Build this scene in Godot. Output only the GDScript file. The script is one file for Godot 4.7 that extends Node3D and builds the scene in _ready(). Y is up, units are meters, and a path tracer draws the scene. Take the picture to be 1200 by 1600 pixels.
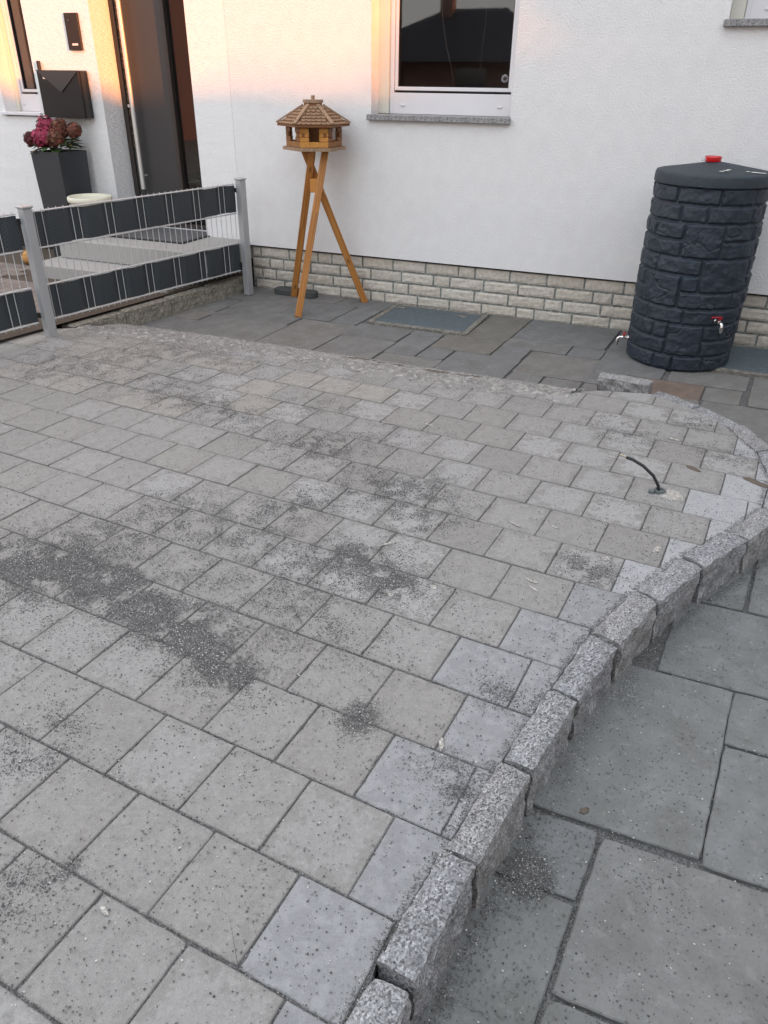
extends Node3D
# A paved front yard beside a white rendered house at sunset. Units are metres, y is up.
# The patio surface is y = 0; its courses run along x. The house frame (a along the wall, b out of the wall) is turned by 4.5 degrees.

const HOUSE_AT := Vector3(-1.4359, 0.0, -4.8166)
const TURN := 0.0785398
const COURSE := 0.21
const PITCH := 0.2118

var rng := RandomNumberGenerator.new()
var M := {}
var used := {}
var noise_a := FastNoiseLite.new()
var noise_b := FastNoiseLite.new()
var cam: Camera3D

# ------------------------------------------------------------------ naming helpers
func tag(o, label, category = "", group = "", kind = ""):
	if label: o.set_meta("label", label)
	if category: o.set_meta("category", category)
	if group: o.set_meta("group", group)
	if kind: o.set_meta("kind", kind)
	return o

func put(node, called, parent = self):
	var key = str(parent.get_instance_id()) + called
	if used.has(key):
		used[key] += 1
		node.name = called + "_%03d" % (used[key] - 1)
	else:
		used[key] = 1
		node.name = called
	parent.add_child(node, true)
	return node

func base(called, at = Vector3.ZERO, turn = 0.0, parent = self):
	var n = Node3D.new()
	put(n, called, parent)
	n.position = at
	n.rotation.y = turn
	return n

func mesh_node(called, mesh, material, parent, at = Vector3.ZERO):
	var o = MeshInstance3D.new()
	o.mesh = mesh
	o.material_override = material
	put(o, called, parent)
	o.position = at
	return o

func new_st():
	var st = SurfaceTool.new()
	st.begin(Mesh.PRIMITIVE_TRIANGLES)
	return st

func build(st, called, material, parent, at = Vector3.ZERO):
	return mesh_node(called, st.commit(), material, parent, at)

func hw(a, b, y = 0.0):   # house frame to world
	return HOUSE_AT + Vector3(a * cos(TURN) + b * sin(TURN), y, -a * sin(TURN) + b * cos(TURN))

func seen_at(p):   # where a point falls in a 768 x 1024 view, far off when behind the camera
	var q = cam.transform.affine_inverse() * p
	if q.z > -0.05: return Vector2(-9999, 9999)
	var f = 512.0 / tan(deg_to_rad(cam.fov) * 0.5)
	return Vector2(384.0 - q.x / q.z * f, 512.0 + q.y / q.z * f)

# ------------------------------------------------------------------ shape helpers
func uv_of(p, n):
	var an = n.abs()
	if an.y >= an.x and an.y >= an.z: return Vector2(p.x, p.z)
	if an.x >= an.z: return Vector2(p.z, p.y)
	return Vector2(p.x, p.y)

func face(st, pts, out, uvs = null):   # a flat convex face turned towards out
	var n = Vector3.ZERO
	for i in pts.size():
		n += pts[i].cross(pts[(i + 1) % pts.size()])
	if n.length() < 1e-12: return
	n = n.normalized()
	var flip = n.dot(out) > 0.0
	if n.dot(out) < 0.0: n = -n
	for i in range(1, pts.size() - 1):
		var order = [0, i + 1, i] if flip else [0, i, i + 1]
		for k in order:
			st.set_normal(n)
			st.set_uv(uvs[k] if uvs != null else uv_of(pts[k], n))
			st.add_vertex(pts[k])

func add_box(st, c, s, ch = 0.0, xf = Transform3D()):   # box with chamfered edges, centre c, size s
	var h = s * 0.5
	if ch <= 0.0:
		for ax in 3:
			for sg in [-1.0, 1.0]:
				var o = Vector3.ZERO
				o[ax] = sg
				var pts = []
				for q in [[-1, -1], [1, -1], [1, 1], [-1, 1]]:
					var v = Vector3.ZERO
					v[ax] = sg * h[ax]
					v[(ax + 1) % 3] = q[0] * h[(ax + 1) % 3]
					v[(ax + 2) % 3] = q[1] * h[(ax + 2) % 3]
					pts.append(xf * (c + v))
				face(st, pts, xf.basis * o)
		return
	for ax in 3:
		var b1 = (ax + 1) % 3
		var b2 = (ax + 2) % 3
		for sg in [-1.0, 1.0]:
			var o = Vector3.ZERO
			o[ax] = sg
			var pts = []
			for q in [[-1, -1], [1, -1], [1, 1], [-1, 1]]:
				var v = Vector3.ZERO
				v[ax] = sg * h[ax]
				v[b1] = q[0] * (h[b1] - ch)
				v[b2] = q[1] * (h[b2] - ch)
				pts.append(xf * (c + v))
			face(st, pts, xf.basis * o)
			for s2 in [-1.0, 1.0]:   # edge between faces ax,sg and b1,s2
				var o2 = Vector3.ZERO
				o2[ax] = sg
				o2[b1] = s2
				var p2 = []
				for q in [[0, -1], [0, 1], [1, 1], [1, -1]]:
					var v = Vector3.ZERO
					v[ax] = sg * (h[ax] - (ch if q[0] == 1 else 0.0))
					v[b1] = s2 * (h[b1] - (ch if q[0] == 0 else 0.0))
					v[b2] = q[1] * (h[b2] - ch)
					p2.append(xf * (c + v))
				face(st, p2, xf.basis * o2)
	for x in [-1.0, 1.0]:
		for y in [-1.0, 1.0]:
			for z in [-1.0, 1.0]:
				var sgn = Vector3(x, y, z)
				face(st, [xf * (c + sgn * (h - Vector3(0, ch, ch))), xf * (c + sgn * (h - Vector3(ch, 0, ch))), xf * (c + sgn * (h - Vector3(ch, ch, 0)))], xf.basis * sgn)

func box(called, c, s, material, parent, ch = 0.002):
	var st = new_st()
	add_box(st, Vector3.ZERO, s, ch)
	return build(st, called, material, parent, c)

func range_box(called, lo, hi, material, parent, ch = 0.0):
	return box(called, (lo + hi) * 0.5, hi - lo, material, parent, ch)

func add_range(st, lo, hi, ch = 0.0):
	add_box(st, (lo + hi) * 0.5, hi - lo, ch)

func add_beam(st, p0, p1, w, d, ch, side = Vector3.RIGHT):   # squared timber, uv.y runs along it
	var dir = (p1 - p0).normalized()
	var x = (side - dir * side.dot(dir)).normalized()
	var z = x.cross(dir).normalized()
	var prof = [Vector2(-w / 2 + ch, -d / 2), Vector2(w / 2 - ch, -d / 2), Vector2(w / 2, -d / 2 + ch), Vector2(w / 2, d / 2 - ch), Vector2(w / 2 - ch, d / 2), Vector2(-w / 2 + ch, d / 2), Vector2(-w / 2, d / 2 - ch), Vector2(-w / 2, -d / 2 + ch)]
	var ln = (p1 - p0).length()
	var uo = rng.randf()
	var run = 0.0
	for i in 8:
		var q0 = prof[i]
		var q1 = prof[(i + 1) % 8]
		var e = (q1 - q0).length()
		var a = p0 + x * q0.x + z * q0.y
		var b = p0 + x * q1.x + z * q1.y
		face(st, [a, b, b + dir * ln, a + dir * ln], x * (q0.x + q1.x) + z * (q0.y + q1.y), [Vector2(uo + run, uo), Vector2(uo + run + e, uo), Vector2(uo + run + e, uo + ln), Vector2(uo + run, uo + ln)])
		run += e
	for k in 2:
		var pts = []
		for q in prof: pts.append((p0 if k == 0 else p1) + x * q.x + z * q.y)
		face(st, pts, -dir if k == 0 else dir)

func grid(st, rows, wrap, flip = false, vscale = 1.0):   # smooth skin over rows of points
	var nv = rows.size()
	var nu = rows[0].size()
	var nrm = []
	for j in nv:
		var line = []
		for i in nu:
			var i0 = (i - 1 + nu) % nu if wrap else max(i - 1, 0)
			var i1 = (i + 1) % nu if wrap else min(i + 1, nu - 1)
			var du = rows[j][i1] - rows[j][i0]
			var dv = rows[min(j + 1, nv - 1)][i] - rows[max(j - 1, 0)][i]
			var n = dv.cross(du)
			n = n.normalized() if n.length() > 1e-14 else Vector3.UP
			line.append(-n if flip else n)
		nrm.append(line)
	for j in nv - 1:
		for i in (nu if wrap else nu - 1):
			var i1 = (i + 1) % nu
			var quad = [[j, i, i], [j, i1, i + 1], [j + 1, i1, i + 1], [j + 1, i, i]]
			for k in ([0, 2, 1, 0, 3, 2] if flip else [0, 1, 2, 0, 2, 3]):
				var q = quad[k]
				st.set_normal(nrm[q[0]][q[1]])
				st.set_uv(Vector2(float(q[2]) / nu, float(q[0]) / nv * vscale))
				st.add_vertex(rows[q[0]][q[1]])

func add_lathe(st, prof, at = Vector3.ZERO, n = 32):   # profile of Vector2(radius, height), from bottom to top
	var rows = []
	for p in prof:
		var r = []
		for i in n:
			var t = TAU * i / n
			r.append(at + Vector3(cos(t) * p.x, p.y, sin(t) * p.x))
		rows.append(r)
	grid(st, rows, true)

func add_tube(st, pts, r, n = 8, cap = true):
	var rows = []
	var up = Vector3(0.13, 0.97, 0.21)
	for j in pts.size():
		var d = (pts[min(j + 1, pts.size() - 1)] - pts[max(j - 1, 0)]).normalized()
		var x = d.cross(up)
		if x.length() < 0.05: x = d.cross(Vector3.RIGHT)
		x = x.normalized()
		var y = x.cross(d).normalized()
		var line = []
		var rr = r[j] if r is Array else r
		for i in n:
			var t = TAU * i / n
			line.append(pts[j] + x * cos(t) * rr + y * sin(t) * rr)
		rows.append(line)
	grid(st, rows, true)
	if cap:
		face(st, rows[0], pts[0] - pts[1])
		face(st, rows[-1], pts[-1] - pts[-2])

func add_prism(st, poly, ytop, thick, ch, uvo = Vector2.ZERO):   # a slab over a flat outline; ytop is a number or a Callable(Vector2)
	var n = poly.size()
	var area = 0.0
	for i in n: area += poly[i].cross(poly[(i + 1) % n])
	var sg = 1.0 if area > 0 else -1.0
	var inner = []
	var mid = Vector2.ZERO
	for i in n:
		var e0 = (poly[i] - poly[(i - 1 + n) % n]).normalized()
		var e1 = (poly[(i + 1) % n] - poly[i]).normalized()
		var nn = (Vector2(-e0.y, e0.x) + Vector2(-e1.y, e1.x)) * sg
		var l = max(nn.length(), 0.6)
		inner.append(poly[i] + nn / l * ch * min(2.0 / l, 1.6))
		mid += poly[i] / n
	var yt = func(p): return ytop.call(p) if ytop is Callable else ytop
	var c = Vector3(mid.x, yt.call(mid), mid.y)
	for i in n:
		var k = (i + 1) % n
		var a = Vector3(inner[i].x, yt.call(inner[i]), inner[i].y)
		var b = Vector3(inner[k].x, yt.call(inner[k]), inner[k].y)
		face(st, [c, a, b], Vector3.UP, [Vector2(c.x, c.z) + uvo, Vector2(a.x, a.z) + uvo, Vector2(b.x, b.z) + uvo])
		var a2 = Vector3(poly[i].x, yt.call(poly[i]) - ch, poly[i].y)
		var b2 = Vector3(poly[k].x, yt.call(poly[k]) - ch, poly[k].y)
		var o = Vector3((a2.x + b2.x) / 2 - c.x, 0.0, (a2.z + b2.z) / 2 - c.z)
		face(st, [a, b, b2, a2], o.normalized() + Vector3.UP, [Vector2(a.x, a.z) + uvo, Vector2(b.x, b.z) + uvo, Vector2(b2.x, b2.z) + uvo, Vector2(a2.x, a2.z) + uvo])
		var dn = Vector3(0, -thick + ch, 0)
		face(st, [a2, b2, b2 + dn, a2 + dn], o)

func blob(st, at, rx, rz, h, turn, seed_, yfun = null):   # a low splash with an uneven outline
	var n = 22
	var rows = []
	for k in 3:
		var f = [1.0, 0.72, 0.05][k]
		var line = []
		for i in n:
			var t = TAU * i / n
			var w = f * (1.0 + 0.42 * noise_a.get_noise_2d(cos(t) * 45.0 + seed_ * 31.0, sin(t) * 45.0))
			var p = Vector2(cos(t) * rx * w, sin(t) * rz * w).rotated(turn)
			var q = at + Vector3(p.x, 0, p.y)
			q.y = (yfun.call(q) if yfun != null else at.y) + [0.0002, 0.75 * h, h][k]
			line.append(q)
		rows.append(line)
	grid(st, rows, true)

# ------------------------------------------------------------------ textures
func nb(seed_, freq, size, octaves = 3, type = FastNoiseLite.TYPE_SIMPLEX_SMOOTH):
	var f = FastNoiseLite.new()
	f.seed = seed_
	f.frequency = freq
	f.noise_type = type
	f.fractal_octaves = octaves
	if type == FastNoiseLite.TYPE_CELLULAR: f.cellular_return_type = FastNoiseLite.RETURN_CELL_VALUE
	var im = f.get_seamless_image(size, size)
	im.convert(Image.FORMAT_L8)
	return im.get_data()

func speck(seed_, size):
	var r = RandomNumberGenerator.new()
	r.seed = seed_
	var d = PackedByteArray()
	d.resize(size * size)
	for i in d.size(): d[i] = r.randi() & 255
	return d

func tex(size, f):   # f(i, x, y) gives a linear colour
	var d = PackedByteArray()
	d.resize(size * size * 3)
	var i = 0
	for y in size:
		for x in size:
			var c: Color = f.call(i, x, y)
			c = c.linear_to_srgb()
			d[i * 3] = int(clamp(c.r, 0.0, 1.0) * 255.0)
			d[i * 3 + 1] = int(clamp(c.g, 0.0, 1.0) * 255.0)
			d[i * 3 + 2] = int(clamp(c.b, 0.0, 1.0) * 255.0)
			i += 1
	var im = Image.create_from_data(size, size, false, Image.FORMAT_RGB8, d)
	im.generate_mipmaps()
	return ImageTexture.create_from_image(im)

func bump(bytes, size, strength):
	var im = Image.create_from_data(size, size, false, Image.FORMAT_L8, bytes)
	im.convert(Image.FORMAT_RGBA8)
	im.bump_map_to_normal_map(strength)
	return ImageTexture.create_from_image(im)

func mixed(parts, size):   # weighted sum of byte images, as bytes
	var d = PackedByteArray()
	d.resize(size * size)
	for i in d.size():
		var v = 0.0
		for p in parts: v += p[0][i] * p[1]
		d[i] = int(clamp(v, 0.0, 255.0))
	return d

func mat(lin, rough = 0.8, metal = 0.0):
	var m = StandardMaterial3D.new()
	m.albedo_color = Color(lin.r, lin.g, lin.b).linear_to_srgb()
	m.roughness = rough
	m.metallic = metal
	return m

func tmat(texture, rough, scale, normal = null, nscale = 1.0, tri = true, tint = Color(1, 1, 1)):
	var m = StandardMaterial3D.new()
	m.albedo_texture = texture
	m.albedo_color = tint.linear_to_srgb()
	m.roughness = rough
	m.uv1_scale = scale if scale is Vector3 else Vector3.ONE * scale
	if tri: m.uv1_triplanar = true
	if normal != null:
		m.normal_enabled = true
		m.normal_texture = normal
		m.normal_scale = nscale
	return m

func g(v, w = 0.0):   # grey with a warm (+) or cool (-) cast
	return Color(v * (1.0 + w), v, v * (1.0 - w))

func make_materials():
	var s1 = speck(11, 256)
	var n_mid = nb(5, 0.03, 256, 4)
	var n_low = nb(6, 0.009, 256, 3)
	var n_fine = nb(7, 0.12, 256, 3)
	# concrete pavers: eight surfaces, some with whitish lime bloom
	var pav_n = bump(mixed([[s1, 0.35], [n_fine, 0.5], [n_mid, 0.15]], 256), 256, 1.4)
	M.paver = []
	var looks = [[0.252, 0.03, 0.15, 0.5], [0.246, 0.04, 0.2, 0.5], [0.255, 0.025, 0.6, 0.6], [0.25, 0.03, 0.4, 0.55], [0.270, 0.055, 0.3, 0.6], [0.24, 0.035, 0.08, 0.4], [0.252, 0.03, 0.85, 0.62], [0.264, 0.055, 0.2, 0.55]]
	for k in looks.size():
		var L = looks[k]
		var nk = nb(40 + k, 0.014, 256, 4)
		var n2 = nb(80 + k, 0.05, 256, 4)
		var t = tex(256, func(i, x, y):
			var v = L[0] * 1.07 * (0.86 + 0.15 * s1[i] / 255.0 + 0.16 * (nk[i] / 255.0 - 0.5) + 0.14 * (n2[i] / 255.0 - 0.5))
			var dx = abs(x - 128.0) / 128.0
			var dy = abs(y - 128.0) / 128.0
			var edge = 1.0 - max(dx, dy)
			var e = smoothstep(0.12, 0.5, edge * 1.15 + (nk[i] / 255.0 - 0.5) * 0.75 + (n2[i] / 255.0 - 0.5) * 0.3) * L[2]
			e *= 0.75 + 0.5 * (n2[i] / 255.0 - 0.5) + 0.12 * (s1[i] / 255.0 - 0.5)
			if n2[i] > 205 and s1[i] > 60: e = max(e, 0.4)
			if s1[i] < 10: v *= 0.62
			elif s1[i] > 246: v *= 1.35
			var c = Color(v * (1.006 + L[1] * 0.9), v, v * (0.98 - L[1] * 1.35))
			return c.lerp(Color(0.44, 0.435, 0.425), clamp(e, 0.0, 1.0) * L[3]))
		M.paver.append(tmat(t, 0.9, 1.0, pav_n, 1.1, false))
	# fresh-cut bluish pavers along the kerb
	M.paver_cut = []
	for k in 3:
		var nk = nb(140 + k, 0.016, 256, 4)
		var n2 = nb(150 + k, 0.045, 256, 4)
		var t = tex(256, func(i, _x, _y):
			var v = [0.262, 0.275, 0.37][k] * (0.88 + 0.14 * s1[i] / 255.0 + 0.06 * (nk[i] / 255.0 - 0.5) + 0.10 * (n2[i] / 255.0 - 0.5) + 0.08 * (n_fine[i] / 255.0 - 0.5))
			if s1[i] < 10: v *= 0.65
			elif s1[i] > 246: v *= 1.3
			var c = Color(v * 0.993, v * 0.999, v * 1.006)
			if nk[i] > 140: c = c.lerp(Color(0.44, 0.44, 0.44), clamp((nk[i] - 80) / 700.0, 0.0, 0.22))
			return c)
		M.paver_cut.append(tmat(t, 0.88, 1.0, pav_n, 0.7, false))
	# natural flagstones
	var b1 = nb(201, 0.006, 512, 4)
	var b2 = nb(202, 0.022, 512, 5)
	var b3 = nb(203, 0.09, 512, 3)
	var s5 = speck(12, 512)
	var ledge = PackedByteArray()
	ledge.resize(512 * 512)
	for i in ledge.size():
		var lv = (b1[i] * 0.75 + b2[i] * 0.25) / 255.0 * 9.0
		ledge[i] = int((floor(lv) + smoothstep(0.0, 0.12, lv - floor(lv))) / 10.0 * 255.0)
	var flag_n = bump(mixed([[b3, 0.22], [b2, 0.25], [s5, 0.07], [ledge, 0.42]], 512), 512, 2.4)
	var flag_t = tex(512, func(i, _x, _y):
		var v = 0.80 + 0.26 * (b1[i] / 255.0 - 0.5) + 0.13 * (b2[i] / 255.0 - 0.5) + 0.12 * (b3[i] / 255.0 - 0.5) + 0.12 * (s5[i] / 255.0 - 0.5)
		var c = Color(v, v, v)
		if b2[i] > 190: c = c.lerp(Color(1.2, 1.2, 1.2), clamp((b2[i] - 190) / 60.0, 0.0, 0.25))
		if b1[i] < 70: c = Color(c.r * 1.01, c.g * 1.0, c.b * 0.975)
		return c)
	M.flag = []
	for t in [[0.160, 0.163, 0.162], [0.165, 0.166, 0.163], [0.155, 0.159, 0.159], [0.167, 0.167, 0.164], [0.158, 0.162, 0.160], [0.162, 0.165, 0.166]]:
		M.flag.append(tmat(flag_t, 0.72, 1.6, flag_n, 1.1, false, Color(t[0] * 1.005, t[1] * 1.012, t[2] * 0.98) * 1.27))
	M.flag_back = []
	for t in [[0.198, 0.194, 0.183], [0.210, 0.203, 0.190], [0.185, 0.184, 0.178], [0.205, 0.196, 0.180], [0.190, 0.191, 0.186]]:
		M.flag_back.append(tmat(flag_t, 0.74, 1.6, flag_n, 1.3, false, Color(t[0], t[1], t[2])))
	M.flag_brown = tmat(flag_t, 0.7, 1.6, flag_n, 1.1, false, Color(0.185, 0.174, 0.150))
	M.flag_red = tmat(flag_t, 0.7, 1.6, flag_n, 1.1, false, Color(0.21, 0.155, 0.125))
	# granite
	var c1 = nb(301, 0.16, 256, 1, FastNoiseLite.TYPE_CELLULAR)
	var c2 = nb(302, 0.28, 256, 1, FastNoiseLite.TYPE_CELLULAR)
	var gr_t = tex(256, func(i, _x, _y):
		var v = 0.275
		if c1[i] < 60: v = 0.13
		elif c1[i] > 180: v = 0.40
		if c2[i] < 62: v = v * 0.62
		elif c2[i] > 205: v = v * 1.25
		v *= 0.75 + 0.5 * n_low[i] / 255.0
		v *= 0.9 + 0.2 * s1[i] / 255.0
		return Color(v * 0.99, v * 0.995, v * 1.0))
	var gr_n = bump(mixed([[c1, 0.25], [n_fine, 0.5], [s1, 0.25]], 256), 256, 2.2)
	M.granite = [tmat(gr_t, 0.8, 6.5, gr_n, 1.1), tmat(gr_t, 0.8, 5.6, gr_n, 1.1, true, Color(0.93, 0.93, 0.94)), tmat(gr_t, 0.8, 7.2, gr_n, 1.1, true, Color(1.0, 0.985, 0.96))]
	M.granite_warm = tmat(gr_t, 0.85, 4.4, gr_n, 1.2, true, Color(0.92, 0.86, 0.70))
	M.sill_stone = tmat(gr_t, 0.4, 5.5, null, 1.0, true, Color(0.95, 0.93, 0.92))
	# grit bed, mortar and soil
	var bed_t = tex(256, func(i, _x, _y):
		var v = 0.07 + 0.13 * c2[i] / 255.0 + (0.22 if s1[i] > 244 else 0.0)
		return Color(v, v * 0.98, v * 0.95))
	var bed_n = bump(mixed([[c2, 0.6], [s1, 0.4]], 256), 256, 4.0)
	M.bed = tmat(bed_t, 0.95, 4.0, bed_n, 1.5)
	var mor_t = tex(512, func(i, _x, _y):
		var v = 0.285 + 0.13 * (b1[i] / 255.0 - 0.5) + 0.22 * (b2[i] / 255.0 - 0.5) + 0.06 * (s5[i] / 255.0 - 0.5)
		if b2[i] > 150: v += 0.10 * clamp((b2[i] - 150) / 40.0, 0.0, 1.0)
		if b3[i] < 90 and s5[i] > 60: v *= 0.62
		return Color(v * 1.04, v, v * 0.93))
	M.mortar = tmat(mor_t, 0.95, Vector3(1.7, 1.7, 1.7), bump(mixed([[b3, 0.6], [s5, 0.3]], 512), 512, 3.0), 1.3)
	M.ground = tmat(mor_t, 0.95, 0.35, null, 1.0, true, Color(0.55, 0.56, 0.5))
	# render (scraped plaster) and its brushed variant
	var p1 = nb(401, 0.055, 512, 3)
	var p2 = nb(402, 0.11, 512, 2)
	var pl_n = bump(mixed([[p1, 0.6], [p2, 0.4]], 512), 512, 5.0)
	var pl_t = tex(512, func(i, _x, _y):
		var v = 0.80 + 0.04 * (b1[i] / 255.0 - 0.5) + 0.05 * (p1[i] / 255.0 - 0.5)
		return Color(v, v * 0.995, v * 0.985))
	M.render = tmat(pl_t, 0.92, 2.2, pl_n, 0.8)
	M.render_brushed = tmat(pl_t, 0.92, Vector3(0.3, 3.6, 0.3), pl_n, 0.45)
	M.reveal = mat(Color(0.78, 0.775, 0.75), 0.85)
	# cream facing bricks
	var br_n = bump(mixed([[n_mid, 0.5], [n_fine, 0.35], [s1, 0.1]], 256), 256, 3.0)
	M.brick = []
	for k in 4:
		var nk = nb(430 + k, 0.02, 256, 4)
		var base_c = [Color(0.60, 0.55, 0.47), Color(0.64, 0.595, 0.52), Color(0.57, 0.53, 0.46), Color(0.62, 0.57, 0.495)][k]
		var t = tex(256, func(i, _x, _y):
			var v = 0.9 + 0.35 * (nk[i] / 255.0 - 0.5) + 0.25 * (n_fine[i] / 255.0 - 0.5) + 0.08 * (s1[i] / 255.0 - 0.5)
			return Color(base_c.r * v, base_c.g * v, base_c.b * v))
		M.brick.append(tmat(t, 0.85, 5.0, br_n, 1.2))
	M.joint = tmat(mor_t, 0.95, 3.0, null, 1.0, true, Color(0.68, 0.76, 0.75))
	# wood
	var w1 = nb(501, 0.035, 256, 4)
	var wood = func(ca, cb):
		return tex(256, func(i, x, y):
			var xx = x
			var v = w1[(xx * 256 + y / 9) & 65535] / 255.0
			var f = s1[(xx * 256 + y / 24) & 65535] / 255.0
			var c = ca.lerp(cb, clamp(v * 1.3 - 0.15, 0.0, 1.0))
			var k = 0.86 + 0.26 * f
			for kn in [[60, 40], [170, 120], [110, 205]]:
				var kd = sqrt(pow((xx - kn[0]) / 9.0, 2.0) + pow((y - kn[1]) / 4.5, 2.0))
				if kd < 1.0: k *= 0.42
				elif kd < 2.0: k *= 0.62 + 0.38 * (kd - 1.0)
			return Color(c.r * k, c.g * k, c.b * k))
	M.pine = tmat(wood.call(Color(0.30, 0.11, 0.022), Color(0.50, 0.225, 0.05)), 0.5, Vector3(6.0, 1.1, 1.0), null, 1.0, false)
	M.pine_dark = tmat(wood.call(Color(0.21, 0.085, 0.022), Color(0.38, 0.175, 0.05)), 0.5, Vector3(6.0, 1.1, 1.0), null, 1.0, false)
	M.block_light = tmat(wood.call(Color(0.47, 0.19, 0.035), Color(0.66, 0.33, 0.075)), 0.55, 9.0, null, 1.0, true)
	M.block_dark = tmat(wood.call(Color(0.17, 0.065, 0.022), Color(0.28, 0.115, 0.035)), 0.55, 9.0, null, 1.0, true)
	M.shingle = tmat(wood.call(Color(0.19, 0.11, 0.062), Color(0.37, 0.235, 0.14)), 0.8, 8.0, null, 1.0, true)
	M.batten = tmat(wood.call(Color(0.25, 0.16, 0.10), Color(0.40, 0.27, 0.17)), 0.75, Vector3(8.0, 3.0, 1.0), null, 1.0, false)
	# plastics and metals
	var ba_t = tex(256, func(i, _x, _y):
		var v = 0.029 * (0.75 + 0.5 * n_mid[i] / 255.0 + 0.3 * (s1[i] / 255.0 - 0.5))
		return Color(v * 0.66, v * 1.0, v * 1.5))
	M.barrel = tmat(ba_t, 0.55, 6.0, bump(mixed([[n_fine, 0.55], [n_mid, 0.35], [s1, 0.1]], 256), 256, 3.0), 1.0)
	M.lid = tmat(ba_t, 0.65, 5.0, bump(mixed([[n_fine, 0.6], [s1, 0.3]], 256), 256, 2.4), 0.9, true, Color(1.7, 1.5, 1.25))
	M.white_frame = mat(Color(0.74, 0.735, 0.75), 0.32)
	M.cream_frame = mat(Color(0.70, 0.69, 0.60), 0.45)
	M.gasket = mat(Color(0.012, 0.012, 0.013), 0.6)
	M.black = mat(Color(0.008, 0.008, 0.009), 0.7)
	M.door = mat(Color(0.05, 0.049, 0.05), 0.45)
	M.door_frame = mat(Color(0.045, 0.036, 0.032), 0.4)
	M.steel = mat(Color(0.74, 0.72, 0.68), 0.42, 0.7)
	M.chrome = mat(Color(0.72, 0.71, 0.69), 0.16, 1.0)
	M.galv = mat(Color(0.43, 0.44, 0.45), 0.42, 0.35)
	M.wire = mat(Color(0.52, 0.53, 0.53), 0.45, 0.2)
	M.decor_glass = tmat(tex(256, func(i, _x, _y):
		var v = 0.03 + 0.09 * clamp((n_mid[i] - 120) / 90.0, 0.0, 1.0)
		return Color(v * 1.25, v * 0.85, v * 0.5)), 0.12, 3.0, bump(n_mid, 256, 7.0), 1.5)
	M.mail = mat(Color(0.006, 0.006, 0.007), 0.4)
	M.mail_flap = mat(Color(0.03, 0.031, 0.034), 0.45)
	M.bronze = mat(Color(0.03, 0.022, 0.017), 0.3)
	M.paper = mat(Color(0.72, 0.70, 0.66), 0.6)
	M.planter = mat(Color(0.030, 0.034, 0.040), 0.42)
	M.cream_pot = mat(Color(0.72, 0.70, 0.56), 0.4)
	M.red_plastic = mat(Color(0.33, 0.008, 0.018), 0.3)
	M.soil = tmat(bed_t, 0.95, 5.0, null, 1.0, true, Color(0.55, 0.42, 0.3))
	M.concrete = tmat(pl_t, 0.92, 1.2, null, 1.0, true, Color(0.45, 0.44, 0.42))
	M.mat_fibre = tmat(bed_t, 0.98, 6.0, bed_n, 1.0, true, Color(0.9, 0.9, 0.95))
	M.interior = mat(Color(0.16, 0.15, 0.15), 0.9)
	M.glass = StandardMaterial3D.new()
	M.glass.albedo_color = Color(0.05, 0.055, 0.06, 0.12)
	M.glass.transparency = BaseMaterial3D.TRANSPARENCY_ALPHA
	M.glass.roughness = 0.02
	M.glass.metallic_specular = 0.75
	M.dark_glass = StandardMaterial3D.new()
	M.dark_glass.albedo_color = Color(0.12, 0.11, 0.11, 0.72)
	M.dark_glass.transparency = BaseMaterial3D.TRANSPARENCY_ALPHA
	M.dark_glass.roughness = 0.02
	M.dark_glass.metallic_specular = 0.9
	M.red_glass = StandardMaterial3D.new()
	M.red_glass.albedo_color = Color(0.86, 0.03, 0.06, 0.72)
	M.red_glass.transparency = BaseMaterial3D.TRANSPARENCY_ALPHA
	M.red_glass.roughness = 0.05
	M.red_glass.metallic_specular = 0.8
	M.clear_plastic = StandardMaterial3D.new()
	M.clear_plastic.albedo_color = Color(0.9, 0.9, 0.92, 0.45)
	M.clear_plastic.transparency = BaseMaterial3D.TRANSPARENCY_ALPHA
	M.clear_plastic.roughness = 0.08
	# woven fence strip with a honeycomb print
	var st_t = tex(256, func(i, x, y):
		var row = int(y / 16)
		var px = fposmod(x + (row % 2) * 16.0, 32.0) - 16.0
		var py = fposmod(float(y), 16.0) - 8.0
		var d = sqrt(px * px * 0.6 + py * py * 1.6)
		var v = 0.034 + (0.036 if d < 6.5 else 0.0)
		v *= 0.9 + 0.2 * s1[i] / 255.0
		return Color(v * 0.82, v * 1.0, v * 1.15))
	M.strip = tmat(st_t, 0.5, Vector3(6.0, 6.0, 6.0), null, 1.0, true)
	# cover plate
	var co_t = tex(256, func(i, x, y):
		var v = 0.11 * (0.7 + 0.4 * n_mid[i] / 255.0 + 0.35 * s1[i] / 255.0)
		if (x % 8) < 2 or (y % 8) < 2: v *= 0.75
		return Color(v * 0.76, v * 1.0, v * 1.12))
	M.cover = tmat(co_t, 0.55, 2.2, null, 1.0, true)
	M.cover_frame = tmat(mor_t, 0.8, 2.0, null, 1.0, true, Color(0.62, 0.6, 0.55))
	M.slate = tmat(flag_t, 0.85, 3.0, flag_n, 1.4, true, Color(0.075, 0.08, 0.078))
	M.mud = mat(Color(0.115, 0.092, 0.068), 0.75)
	M.lime = tmat(mor_t, 0.95, 9.0, null, 1.0, true, Color(1.25, 1.24, 1.2))
	M.dropping = mat(Color(0.66, 0.65, 0.60), 0.9)
	M.cable = mat(Color(0.012, 0.013, 0.016), 0.45)
	M.copper = mat(Color(0.55, 0.47, 0.36), 0.6)
	M.conduit = mat(Color(0.12, 0.14, 0.14), 0.7)
	M.straw = mat(Color(0.50, 0.26, 0.08), 0.8)
	M.clay = []
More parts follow.
